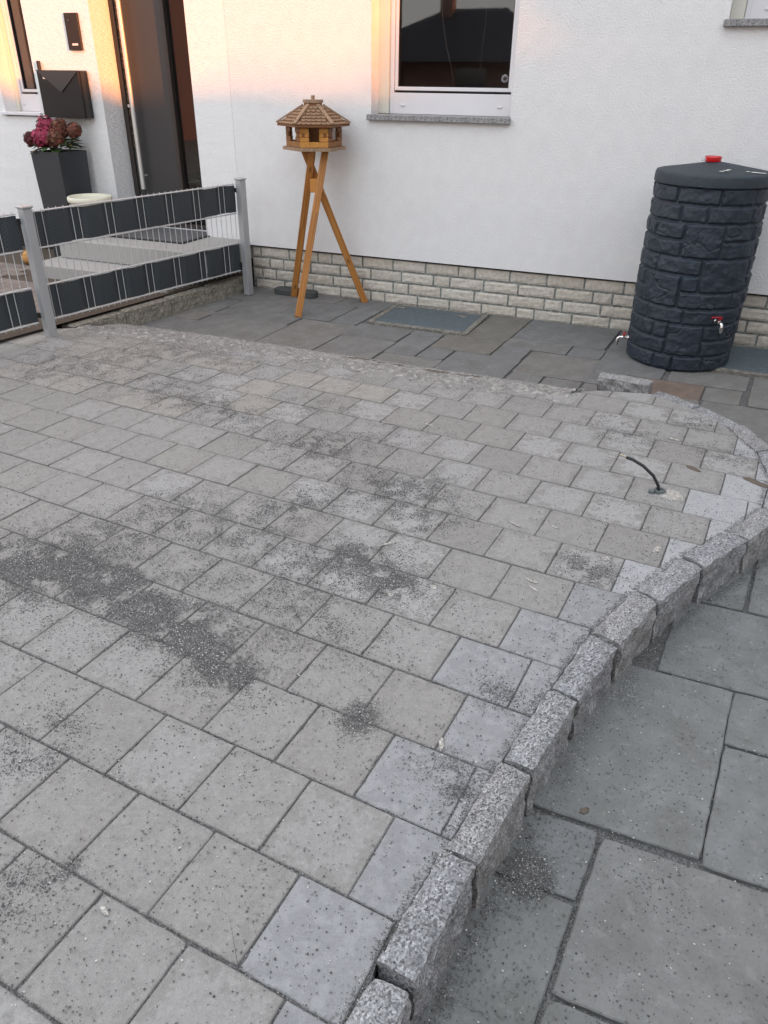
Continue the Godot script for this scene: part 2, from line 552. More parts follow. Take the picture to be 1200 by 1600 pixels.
	for t in [[0.23, 0.19, 0.165], [0.26, 0.215, 0.185], [0.21, 0.18, 0.165]]:
		M.clay.append(tmat(flag_t, 0.9, 1.5, null, 1.0, true, Color(t[0], t[1], t[2])))
	var leaf = mat(Color(0.06, 0.11, 0.035), 0.55)
	leaf.cull_mode = BaseMaterial3D.CULL_DISABLED
	M.leaf = leaf
	M.leaf_pale = mat(Color(0.14, 0.12, 0.045), 0.6)
	M.leaf_pale.cull_mode = BaseMaterial3D.CULL_DISABLED
	M.floret = StandardMaterial3D.new()
	M.floret.vertex_color_use_as_albedo = true
	M.floret.roughness = 0.7
	M.floret.cull_mode = BaseMaterial3D.CULL_DISABLED
	M.chip = StandardMaterial3D.new()
	M.chip.vertex_color_use_as_albedo = true
	M.chip.roughness = 0.85
	M.tree_leaf = mat(Color(0.05, 0.09, 0.03), 0.6)
	M.tree_leaf.cull_mode = BaseMaterial3D.CULL_DISABLED
	M.bark = mat(Color(0.09, 0.07, 0.05), 0.9)
	M.far_brick = mat(Color(0.30, 0.19, 0.15), 0.9)
	M.far_roof = mat(Color(0.035, 0.035, 0.04), 0.7)
	M.far_white = mat(Color(0.6, 0.58, 0.55), 0.9)

# ------------------------------------------------------------------ levels of the paving
func flag_y(b): return -0.10 - 0.012 * b

const BACK := [Vector2(-3.6, 2.15), Vector2(-1.75, 1.86), Vector2(-1.6, 1.76), Vector2(-1.25, 1.70), Vector2(-0.80, 1.66), Vector2(-0.36, 1.66), Vector2(0.0, 1.68), Vector2(0.36, 1.695), Vector2(0.70, 1.71), Vector2(1.04, 1.70), Vector2(1.36, 1.68), Vector2(1.58, 1.52), Vector2(1.72, 1.40)]

# kerb stones: [inner near, outer near, inner far, outer far, top level]
const KERB := [
	[Vector2(0.585, 0.0), Vector2(0.672, 0.0), Vector2(0.611, -0.309), Vector2(0.680, -0.314), 0.012],
	[Vector2(0.606, -0.335), Vector2(0.680, -0.328), Vector2(0.619, -0.588), Vector2(0.692, -0.590), 0.020],
	[Vector2(0.624, -0.602), Vector2(0.694, -0.604), Vector2(0.645, -0.872), Vector2(0.717, -0.866), 0.012],
	[Vector2(0.648, -0.886), Vector2(0.719, -0.880), Vector2(0.676, -1.158), Vector2(0.750, -1.146), 0.015],
	[Vector2(0.680, -1.172), Vector2(0.753, -1.160), Vector2(0.712, -1.434), Vector2(0.794, -1.412), 0.010],
	[Vector2(0.717, -1.448), Vector2(0.799, -1.426), Vector2(0.784, -1.710), Vector2(0.858, -1.675), 0.014],
	[Vector2(0.790, -1.722), Vector2(0.866, -1.690), Vector2(0.880, -1.976), Vector2(0.952, -1.944), 0.012],
	[Vector2(0.888, -1.990), Vector2(0.960, -1.952), Vector2(0.998, -2.222), Vector2(1.070, -2.192), 0.016],
	[Vector2(1.005, -2.236), Vector2(1.077, -2.206), Vector2(1.098, -2.480), Vector2(1.176, -2.468), 0.012],
	[Vector2(1.100, -2.494), Vector2(1.178, -2.482), Vector2(1.112, -2.735), Vector2(1.190, -2.750), 0.010],
	[Vector2(1.110, -2.750), Vector2(1.188, -2.765), Vector2(1.045, -3.010), Vector2(1.115, -3.070), 0.008],
	[Vector2(1.036, -3.025), Vector2(1.105, -3.085), Vector2(0.908, -3.243), Vector2(0.965, -3.305), 0.004],
	[Vector2(0.897, -3.255), Vector2(0.954, -3.317), Vector2(0.716, -3.405), Vector2(0.766, -3.475), -0.004],
	[Vector2(0.704, -3.413), Vector2(0.752, -3.483), Vector2(0.505, -3.510), Vector2(0.532, -3.598), -0.004],
	[Vector2(0.488, -3.520), Vector2(0.496, -3.612), Vector2(0.232, -3.512), Vector2(0.224, -3.606), 0.045]]

func patio_outline():
	var p = PackedVector2Array()
	p.append(Vector2(0.585, 0.9))
	for k in KERB.size() - 1:
		var off = Vector2(-0.004, 0.002)
		p.append(KERB[k][0] + off)
		p.append(KERB[k][2] + off)
	for i in range(BACK.size() - 2, -1, -1):
		var q = hw(BACK[i].x, BACK[i].y)
		p.append(Vector2(q.x, q.z))
	p.append(Vector2(-4.5, 0.9))
	return p

func back_b(a):
	for i in BACK.size() - 1:
		if a <= BACK[i + 1].x:
			return lerp(BACK[i].y, BACK[i + 1].y, clamp((a - BACK[i].x) / (BACK[i + 1].x - BACK[i].x), 0.0, 1.0))
	return BACK[-1].y

func bank_y(a, b):   # height of the mortar bank between the flagstones and the patio
	var rim = back_b(a)
	var bb = rim + 0.15
	var t = clamp((b - 1.24) / max(bb - 1.24, 0.05), 0.0, 1.0)
	var e = (rim - 1.24) / max(bb - 1.24, 0.05)
	var y = lerp(flag_y(1.24) - 0.004, 0.003, pow(clamp(t / max(e, 0.05), 0.0, 1.0), 0.75))
	if t > e: y = lerp(0.003, -0.006, (t - e) / (1.0 - e))
	var n = 0.018 * noise_a.get_noise_2d(a * 210.0, b * 260.0) + 0.010 * noise_a.get_noise_2d(a * 700.0, b * 900.0) + 0.006 * noise_b.get_noise_2d(a * 3000.0, b * 3000.0)
	return y + n * (sin(t / max(e, 0.05) * PI * 0.5) if t < e else 0.45)

func to_ab(x, z):
	var d = Vector2(x - HOUSE_AT.x, z - HOUSE_AT.z)
	return Vector2(d.x * cos(TURN) - d.y * sin(TURN), d.x * sin(TURN) + d.y * cos(TURN))

# ------------------------------------------------------------------ setting
func build_patio():
	var patio = base("paver_patio")
	tag(patio, "", "", "", "structure")
	var outline = patio_outline()
	var bst = new_st()
	var tris = Geometry2D.triangulate_polygon(outline)
	for i in range(0, tris.size(), 3):
		var pts = []
		for k in 3: pts.append(Vector3(outline[tris[i + k]].x, -0.0042, outline[tris[i + k]].y))
		face(bst, pts, Vector3.UP)
	build(bst, "joint_sand", M.bed, patio).set_meta("kind", "stuff")
	var w = PITCH - 0.0036
	var d = COURSE - 0.0036
	var full = []
	for v in 7:   # seven slightly different castings with nicked edges
		var st = new_st()
		var poly = []
		var hx = w / 2
		var hz = d / 2
		var cs = [Vector2(-hx, -hz), Vector2(hx, -hz), Vector2(hx, hz), Vector2(-hx, hz)]
		for i in 4:
			var p0 = cs[i]
			var p1 = cs[(i + 1) % 4]
			var inw = Vector2(-(p1 - p0).y, (p1 - p0).x).normalized()
			for t in [0.012, 0.1, 0.22, 0.34, 0.46, 0.58, 0.7, 0.82, 0.92, 0.988]:
				var nick = abs(rng.randfn()) * 0.00035 + (0.003 * rng.randf() if rng.randf() > 0.93 else 0.0)
				if t < 0.05 or t > 0.95: nick += 0.0016 * rng.randf()
				poly.append(p0.lerp(p1, t) + inw * nick)
		add_prism(st, poly, 0.0, 0.06, 0.0022)
		full.append(st.commit())
	# uv of the shared meshes is in metres: scale it so one paver spans the texture
	for m in M.paver + M.paver_cut:
		m.uv1_scale = Vector3(1.0 / PITCH, 1.0 / PITCH, 1.0)
		m.uv1_offset = Vector3(0.5, 0.5, 0.0)
	var extra = new_st()
	for r in range(-3, 18):
		var off = (0.33 if posmod(r, 2) == 1 else 0.835) + max(0.0, (r - 6) * 0.02)
		for i in range(-22, 8):
			var x0 = (off + i * 1.0087) * COURSE + 0.0018
			var cx = x0 + w / 2
			var cz = -(r - 0.5) * COURSE
			var poly = PackedVector2Array([Vector2(cx - w / 2, cz - d / 2), Vector2(cx + w / 2, cz - d / 2), Vector2(cx + w / 2, cz + d / 2), Vector2(cx - w / 2, cz + d / 2)])
			var cut = Geometry2D.intersect_polygons(poly, outline)
			if cut.is_empty(): continue
			var piece = cut[0]
			var area = 0.0
			for k in piece.size(): area += piece[k].cross(piece[(k + 1) % piece.size()]) * 0.5
			area = abs(area)
			if area < 0.0012: continue
			var whole = area > w * d * 0.995
			# how far from the view: those well outside it are one mass
			var p = seen_at(Vector3(cx, 0, cz))
			var seen = p.x > -260 and p.x < 1100 and p.y < 1240
			var y = rng.randf_range(-0.0012, 0.0012)
			var ab = to_ab(cx, cz)
			var edge_cut = not whole and ab.y > 1.95
			if not seen:
				add_prism(extra, piece, y, 0.06, 0.0025)
				continue
			var o = MeshInstance3D.new()
			if whole:
				o.mesh = full[rng.randi() % 7]
				o.position = Vector3(cx + rng.randf_range(-0.0007, 0.0007), y, cz + rng.randf_range(-0.0007, 0.0007))
				o.rotation = Vector3(rng.randf_range(-0.006, 0.006), PI * (rng.randi() % 2) + rng.randf_range(-0.006, 0.006), rng.randf_range(-0.006, 0.006))
			else:
				var st = new_st()
				var local = []
				for q in piece: local.append(q - Vector2(cx, cz))
				add_prism(st, local, 0.0, 0.06, 0.002)
				o.mesh = st.commit()
				o.position = Vector3(cx, y, cz)
			var pick = [0, 1, 5, 3, 0, 1, 3, 0, 5, 2]
			if ab.x > 0.6 and ab.y < 3.6: pick = [2, 3, 6, 0, 2, 5, 3, 6, 1, 0]
			elif ab.y < 2.6: pick = [4, 7, 0, 2, 4, 6, 7, 3, 1, 4]
			o.material_override = M.paver_cut[2 if (edge_cut and ab.y < 3.3) else rng.randi() % 2] if (edge_cut or (ab.y > 3.4 and cx > 0.40)) else M.paver[pick[rng.randi() % 10]]
			put(o, "paver", patio)
	for q in [[-0.02, -1.60, 0.035, 0.006, -0.9], [0.22, -1.44, 0.012, 0.010, 0.3], [0.48, -1.62, 0.022, 0.007, 0.2], [0.45, -1.98, 0.014, 0.005, 0.6], [0.80, -2.00, 0.010, 0.022, 0.4], [0.50, -1.58, 0.018, 0.005, 0.5], [0.32, -1.93, 0.03, 0.005, 0.4], [0.50, -2.66, 0.02, 0.008, 0.1], [0.50, -3.05, 0.02, 0.008, 0.2], [0.34, -3.1, 0.018, 0.006, 0.1], [0.12, -1.34, 0.012, 0.008, 0.9], [0.50, -0.86, 0.02, 0.006, 1.2], [0.10, -0.18, 0.012, 0.005, 0.4], [-0.32, -2.6, 0.02, 0.007, 0.2], [0.70, -2.98, 0.03, 0.010, 0.3], [0.66, -1.86, 0.012, 0.012, 0.0]]:
		var sm_ = new_st()
		blob(sm_, Vector3(q[0], 0.0016, q[1]), q[2], q[3], 0.0004, q[4], q[0] * 9.0 + 4.0)
		build(sm_, "lime_smear", M.lime, patio)
	var ex = build(extra, "paver_field", M.paver[0], patio)
	ex.set_meta("kind", "stuff")

func rough_stone(in0, out0, in1, out1, top, bottom, seed_, amp):   # split granite block between four plan corners
	var st = new_st()
	var side_st = new_st()
	var nx_ = 6
	var ny = 9
	var nz = 22
	var at = (in0 + out1) * 0.5
	var P = func(u, v, t):   # u across, v up, t along: 0..1
		var e0 = in0.lerp(out0, u)
		var e1 = in1.lerp(out1, u)
		var q = e0.lerp(e1, t)
		var y = lerp(bottom, top, v)
		var p = Vector3(q.x - at.x, y, q.y - at.y)
		# arrises worn round
		var du = min(u, 1.0 - u) * (out0 - in0).length()
		var dt = min(t, 1.0 - t) * (in1 - in0).length()
		var dv = (1.0 - v) * (top - bottom)
		var r = 0.010
		if dv < r and du < r: p.y -= (1.0 - du / r) * 0.004
		if dv < r and dt < r: p.y -= (1.0 - dt / r) * 0.004
		var k = p * 1.0
		var side = clamp(dv / 0.02, 0.0, 1.0)
		var n1 = noise_a.get_noise_3d(k.x * 420 + seed_ * 91, k.y * 420, k.z * 420)
		var n2 = noise_b.get_noise_3d(k.x * 1100 + seed_ * 57, k.y * 1100, k.z * 1100)
		var n3 = noise_b.get_noise_3d(k.z * 1100 + seed_ * 17, k.x * 1100, k.y * 1100)
		var across = (out0 - in0).normalized()
		var n4 = noise_b.get_noise_3d(k.x * 3200 + seed_ * 7, k.y * 3200, k.z * 3200)
		var outw = (n1 * 1.1 + n2 * 0.8 + n4 * 0.6) * amp * (0.35 + 0.65 * side)
		p += Vector3(across.x, 0, across.y) * outw * (1.0 if u > 0.5 else -1.0) * (0.3 if du > 0.02 else 1.0)
		p.y += (n1 * 0.5 + n3 * 0.5 + n4 * 0.25) * amp * (1.0 - side * 0.5) * 0.6
		if dv < 0.012 and min(du, dt) < 0.012: p.y -= 0.009 * max(0.0, n2 + 0.1)
		p += Vector3(-across.y, 0, across.x) * n3 * amp * 0.5
		return p
	var sheet = func(f, nu, nv, flip, into):
		var rows = []
		for j in nv + 1:
			var line = []
			for i in nu + 1: line.append(f.call(float(i) / nu, float(j) / nv))
			rows.append(line)
		# faceted for a split face: flat shading
		for j in nv:
			for i in nu:
				var a = rows[j][i]
				var b = rows[j][i + 1]
				var c = rows[j + 1][i + 1]
				var e = rows[j + 1][i]
				var out = (b - a).cross(e - a) * (-1.0 if flip else 1.0)
				face(into, [a, b, c], out)
				face(into, [a, c, e], out)
	var eu = func(x): return 0.5 - 0.5 * cos(PI * x) if x > 0.0 and x < 1.0 else x
	sheet.call(func(i, j): return P.call(eu.call(i), 1.0, eu.call(j)), nx_, nz, true, st)
	sheet.call(func(i, j): return P.call(0.0, 1.0 - pow(1.0 - i, 1.6), eu.call(j)), ny, nz, false, side_st)
	sheet.call(func(i, j): return P.call(1.0, 1.0 - pow(1.0 - i, 1.6), eu.call(j)), ny, nz, true, side_st)
	sheet.call(func(i, j): return P.call(eu.call(i), 1.0 - pow(1.0 - j, 1.6), 0.0), nx_, ny, true, side_st)
	sheet.call(func(i, j): return P.call(eu.call(i), 1.0 - pow(1.0 - j, 1.6), 1.0), nx_, ny, false, side_st)
	var mesh = st.commit()
	side_st.commit(mesh)
	return [mesh, Vector3(at.x, 0, at.y)]

func build_kerb():
	var kerb = base("kerb")
	tag(kerb, "", "", "", "structure")
	for k in KERB.size():
		var s = KERB[k]
		var r = rough_stone(s[0], s[1], s[2], s[3], s[4], -0.19, k + 1, 0.0105)
		mesh_node("kerb_stone", r[0], M.granite[k % 3], kerb, r[1])
	# the older edging under the fence
	var fk = base("fence_kerb")
	tag(fk, "", "", "", "structure")
	var cuts = [0.10, 0.52, 0.93, 1.33, 1.74]
	for k in cuts.size() - 1:
		var e = func(b): return -1.385 - 0.172 * (b - 0.15)
		var q = func(a, b):
			var p = hw(a, b)
			return Vector2(p.x, p.z)
		var b0 = cuts[k] + 0.006
		var b1 = cuts[k + 1]
		var r = rough_stone(q.call(e.call(b1) - 0.10, b1), q.call(e.call(b1), b1), q.call(e.call(b0) - 0.10, b0), q.call(e.call(b0), b0), 0.012 - 0.004 * k, -0.2, 40 + k, 0.008)
		mesh_node("kerb_stone", r[0], M.granite_warm, fk, r[1])

const FLAGS := [   # a0, a1, b0, b1 in the house frame
	[-1.75, -1.275, 0.39, 0.535], [-1.75, -1.275, 0.54, 0.73], [-1.75, -1.275, 0.735, 0.96], [-1.75, -1.275, 0.966, 1.27],
	[-1.55, -0.79, -0.02, 0.372], [-1.27, -0.825, 0.38, 0.575], [-1.27, -0.645, 0.582, 0.81], [-1.27, -0.645, 0.816, 1.27],
	[-0.782, -0.578, -0.02, 0.188], [-0.572, -0.168, -0.02, 0.205], [-0.395, -0.198, 0.212, 0.622], [-0.818, -0.402, 0.198, 0.607],
	[-0.638, -0.218, 0.63, 1.262], [-0.205, 0.195, 0.56, 0.845], [-0.212, 0.182, 0.856, 1.27], [0.204, 0.412, 0.655, 1.066], [0.206, 0.424, 0.562, 0.645],
	[0.19, 0.585, 1.076, 1.275], [0.418, 0.588, 0.864, 1.066], [0.595, 1.015, 0.866, 1.285], [0.434, 0.832, 0.562, 0.855], [0.585, 0.868, -0.02, 0.552],
	[0.876, 1.488, -0.02, 0.455], [0.848, 1.264, 0.465, 0.655], [1.272, 1.478, 0.472, 0.665], [0.838, 1.032, 0.638, 0.876], [1.04, 1.465, 0.676, 1.088],
	[1.026, 1.214, 1.088, 1.30], [1.222, 1.436, 1.10, 1.34], [1.452, 1.66, 0.885, 1.10], [1.444, 1.66, 1.108, 1.42], [1.492, 1.882, -0.02, 0.872],
	[1.668, 2.083, 0.884, 1.126], [1.892, 2.318, 0.622, 0.872], [2.092, 2.284, 0.892, 1.112], [2.332, 2.80, 0.612, 1.104], [2.072, 2.90, 1.13, 1.62], [1.668, 2.064, 1.134, 1.5],
	[2.40, 3.0, 1.63, 2.18], [2.40, 2.9, 2.19, 2.59], [2.91, 3.4, 2.19, 3.02], [1.95, 2.334, 2.60, 3.022], [2.345, 2.90, 2.60, 3.022],
	[2.096, 2.90, 3.034, 3.432], [1.86, 2.260, 3.445, 4.052], [2.28, 2.75, 3.445, 3.662], [2.252, 2.75, 3.672, 4.066], [2.76, 3.3, 3.44, 4.07],
	[1.55, 2.000, 4.066, 4.258], [1.55, 1.957, 4.268, 4.9], [1.998, 2.60, 4.078, 4.468], [1.946, 2.46, 4.478, 5.1], [2.47, 3.0, 4.478, 5.1], [2.63, 3.2, 4.078, 4.468]]

func build_flags():
	var f = base("flagstone_path", HOUSE_AT, TURN)
	tag(f, "", "", "", "structure")
	var bst = new_st()
	for q in [[-1.8, 3.6, -0.05, 1.32], [1.45, 3.6, 1.32, 5.4]]:
		var pts = []
		for e in [[0, 2], [1, 2], [1, 3], [0, 3]]: pts.append(Vector3(q[e[0]], flag_y(q[e[1]]) - 0.011, q[e[1]]))
		face(bst, pts, Vector3.UP)
	build(bst, "joint_sand", M.bed, f).set_meta("kind", "stuff")
	for k in FLAGS.size():
		var q = FLAGS[k]
		# flags under the shaft covers are left out there
		var poly = []
		var cs = [Vector2(q[0], q[2]), Vector2(q[1], q[2]), Vector2(q[1], q[3]), Vector2(q[0], q[3])]
		var lean = 0.10 if q[2] > 2.5 else 0.075
		for i in 4:
			var p0 = cs[i]
			var p1 = cs[(i + 1) % 4]
			var ln = (p1 - p0).length()
			var n = int(max(3, ln / 0.035))
			var nn = Vector2(-(p1 - p0).y, (p1 - p0).x).normalized()
			for j in n:
				var t = float(j) / n
				var p = p0.lerp(p1, t)
				var wob = 0.0035 * noise_b.get_noise_2d(p.x * 900 + k * 50, p.y * 900)
				if j == 0: p = p + ((cs[0] + cs[2]) * 0.5 - p).normalized() * 0.004
				p += nn * wob
				p.x -= lean * (p.y - (cs[0].y + cs[2].y) * 0.5)
				poly.append(p)
		var st = new_st()
		var dy = rng.randf_range(-0.0018, 0.0018)
		var tx = rng.randf_range(-0.003, 0.003)
		var mid = (cs[0] + cs[2]) * 0.5
		add_prism(st, poly, func(p): return flag_y(p.y) + dy + tx * (p.x - mid.x), 0.04, 0.003, Vector2(rng.randf() * 3.0, rng.randf() * 3.0))
		var m = M.flag[rng.randi() % 6] if q[2] > 1.6 else M.flag_back[rng.randi() % 5]
		if k == 20 or k == 21: m = M.flag_brown
		if k == 32: m = M.flag_red
		build(st, "flagstone", m, f)

func build_bank():
	var st = new_st()
	var rows = []
	for j in 34:
		var line = []
		for i in 420:
			var a = lerp(-1.62, 1.46, i / 419.0)
			var bb = back_b(a) + 0.15
			var b0 = 1.24
			var b = lerp(b0, bb, j / 33.0)
			var p = hw(a, b)
			p.y = bank_y(a, b)
			line.append(p)
		rows.append(line)
	grid(st, rows, false, true)
	var o = build(st, "mortar_bank", M.mortar, self)
	tag(o, "", "", "", "structure")
	for q in [[0.19, 1.40, 0.10], [0.39, 1.45, 0.09], [0.71, 1.47, 0.10], [0.86, 1.46, 0.08]]:
		st = new_st()
		blob(st, hw(q[0], q[1]), q[2], 0.018, 0.006, -TURN, q[0] * 7.0, func(p):
			var ab = to_ab(p.x, p.z)
			return bank_y(ab.x, ab.y))
		build(st, "dirt_patch", M.mud, o)

func build_entrance():
	var path = base("entrance_path", HOUSE_AT, TURN)
	tag(path, "", "", "", "structure")
	var bst = new_st()
	add_range(bst, Vector3(-4.8, -0.2, -0.02), Vector3(-1.52, 0.018, 0.6))
	var poly = [Vector3(-4.8, 0.018, 0.6), Vector3(-1.53, 0.018, 0.6), Vector3(-1.85, 0.018, 2.6), Vector3(-4.8, 0.018, 2.6)]
	face(bst, poly, Vector3.UP)
	build(bst, "joint_sand", M.soil, path)
	var meshes = []
	for v in 2:
		var st = new_st()
		add_box(st, Vector3.ZERO, Vector3(0.204, 0.05, 0.1), 0.003)
		meshes.append(st.commit())
	for i in 12:
		for j in 22:
			var a = -4.1 + i * 0.21 + (0.105 if j % 2 else 0.0)
			var b = 0.66 + j * 0.105
			if a > -1.78 - 0.16 * (b - 0.2): continue
			if b < 0.98 and a > -2.95: continue
			var o = mesh_node("paver", meshes[0], M.clay[rng.randi() % 3], path, Vector3(a, 0.0 + rng.randf_range(-0.001, 0.001), b))
			o.rotation.y = rng.randf_range(-0.01, 0.01)
	var steps = base("entrance_steps", HOUSE_AT + Vector3(0, 0.0, 0), TURN)
	tag(steps, "two low grey concrete steps below the dark front door", "steps")
	range_box("step_slab", Vector3(-2.86, -0.05, 0.0), Vector3(-1.60, 0.115, 0.86), M.concrete, steps, 0.006)
	range_box("step_slab", Vector3(-2.80, 0.116, -0.2), Vector3(-1.42, 0.262, 0.60), M.concrete, steps, 0.008)
	var mt = base("door_mat", hw(-2.13, 0.12, 0.263), TURN)
	tag(mt, "dark speckled grey door mat on the upper concrete step", "door mat")
	box("pile", Vector3(0, 0.007, 0), Vector3(0.66, 0.012, 0.46), M.mat_fibre, mt, 0.003)
	box("rubber_edge", Vector3(0, 0.003, 0), Vector3(0.70, 0.006, 0.50), M.black, mt, 0.002)

# ------------------------------------------------------------------ house
func ring(st, a0, a1, y0, y1, wl, wr, wb, wt, z0, z1, ch = 0.002):
	add_range(st, Vector3(a0, y0, z0), Vector3(a0 + wl, y1, z1), ch)
	add_range(st, Vector3(a1 - wr, y0, z0), Vector3(a1, y1, z1), ch)
	add_range(st, Vector3(a0 + wl, y0, z0), Vector3(a1 - wr, y0 + wb, z1), ch)
	add_range(st, Vector3(a0 + wl, y1 - wt, z0), Vector3(a1 - wr, y1, z1), ch)

func window(house, a0, a1, y0, y1, depth, rail, stone_sill):
	var w = base("window", Vector3.ZERO, 0.0, house)
	var z = -depth
	var st = new_st()
	var f0 = a0 + rail
	var f1 = a1 - 0.02
	ring(st, f0, f1, y0 + 0.001, y1, 0.028, 0.028, 0.128, 0.06, z - 0.07, z)
	build(st, "frame", M.white_frame, w)
	st = new_st()
	ring(st, f0 + 0.03, f1 - 0.03, y0 + 0.143, y1 - 0.062, 0.022, 0.022, 0.022, 0.05, z - 0.06, z - 0.012)
	build(st, "sash", M.white_frame, w)
	st = new_st()
	ring(st, f0 + 0.027, f1 - 0.027, y0 + 0.137, y1 - 0.058, 0.004, 0.004, 0.007, 0.006, z - 0.05, z - 0.016, 0.0)
	ring(st, f0 + 0.052, f1 - 0.052, y0 + 0.165, y1 - 0.112, 0.005, 0.005, 0.005, 0.005, z - 0.05, z - 0.020, 0.0)
	build(st, "gasket", M.gasket, w)
	range_box("pane", Vector3(f0 + 0.055, y0 + 0.168, z - 0.040), Vector3(f1 - 0.055, y1 - 0.115, z - 0.034), M.glass, w)
	for t in [0.11, 0.89]:
		box("drain_cap", Vector3(lerp(f0, f1, t), y0 + 0.055, z + 0.003), Vector3(0.034, 0.011, 0.008), M.white_frame, w, 0.002)
	range_box("guide_rail", Vector3(a0, y0 + 0.002, z - 0.03), Vector3(a0 + rail - 0.002, y1, z + 0.022), M.cream_frame, w, 0.002)
	if stone_sill:
		range_box("sill", Vector3(a0 - 0.022, y0 - 0.036, -depth - 0.04), Vector3(a1 + 0.004, y0, 0.035), M.sill_stone, w, 0.004)
	else:
		range_box("sill", Vector3(a0 - 0.03, y0 - 0.022, -depth - 0.04), Vector3(a1 + 0.012, y0, 0.03), M.white_frame, w, 0.003)
	return w

const JOINTS := [
	[-1.332, -1.078, -0.826, -0.705, -0.447, -0.197, 0.061, 0.315, 0.439, 0.694, 0.957, 1.216, 1.479, 1.73, 1.98, 2.105, 2.36, 2.61, 2.86, 3.11],
	[-1.257, -1.132, -0.89, -0.636, -0.378, -0.128, 0.125, 0.253, 0.509, 0.762, 1.023, 1.284, 1.416, 1.67, 1.92, 2.17, 2.42, 2.67, 2.92, 3.17],
	[-1.328, -1.204, -0.95, -0.698, -0.448, -0.194, -0.07, 0.186, 0.444, 0.696, 0.958, 1.084, 1.348, 1.60, 1.90, 2.15, 2.277, 2.53, 2.78, 3.03],
	[-1.395, -1.134, -0.875, -0.634, -0.378, -0.261, 0.005, 0.257, 0.503, 0.763, 0.893, 1.16, 1.421, 1.67, 1.92, 2.11, 2.357, 2.61, 2.86, 3.11],
	[-1.33, -1.08, -0.83, -0.58, -0.33, -0.08, 0.17, 0.42, 0.67, 0.92, 1.17, 1.42, 1.67, 1.92, 2.17, 2.42, 2.67, 2.92, 3.17]]

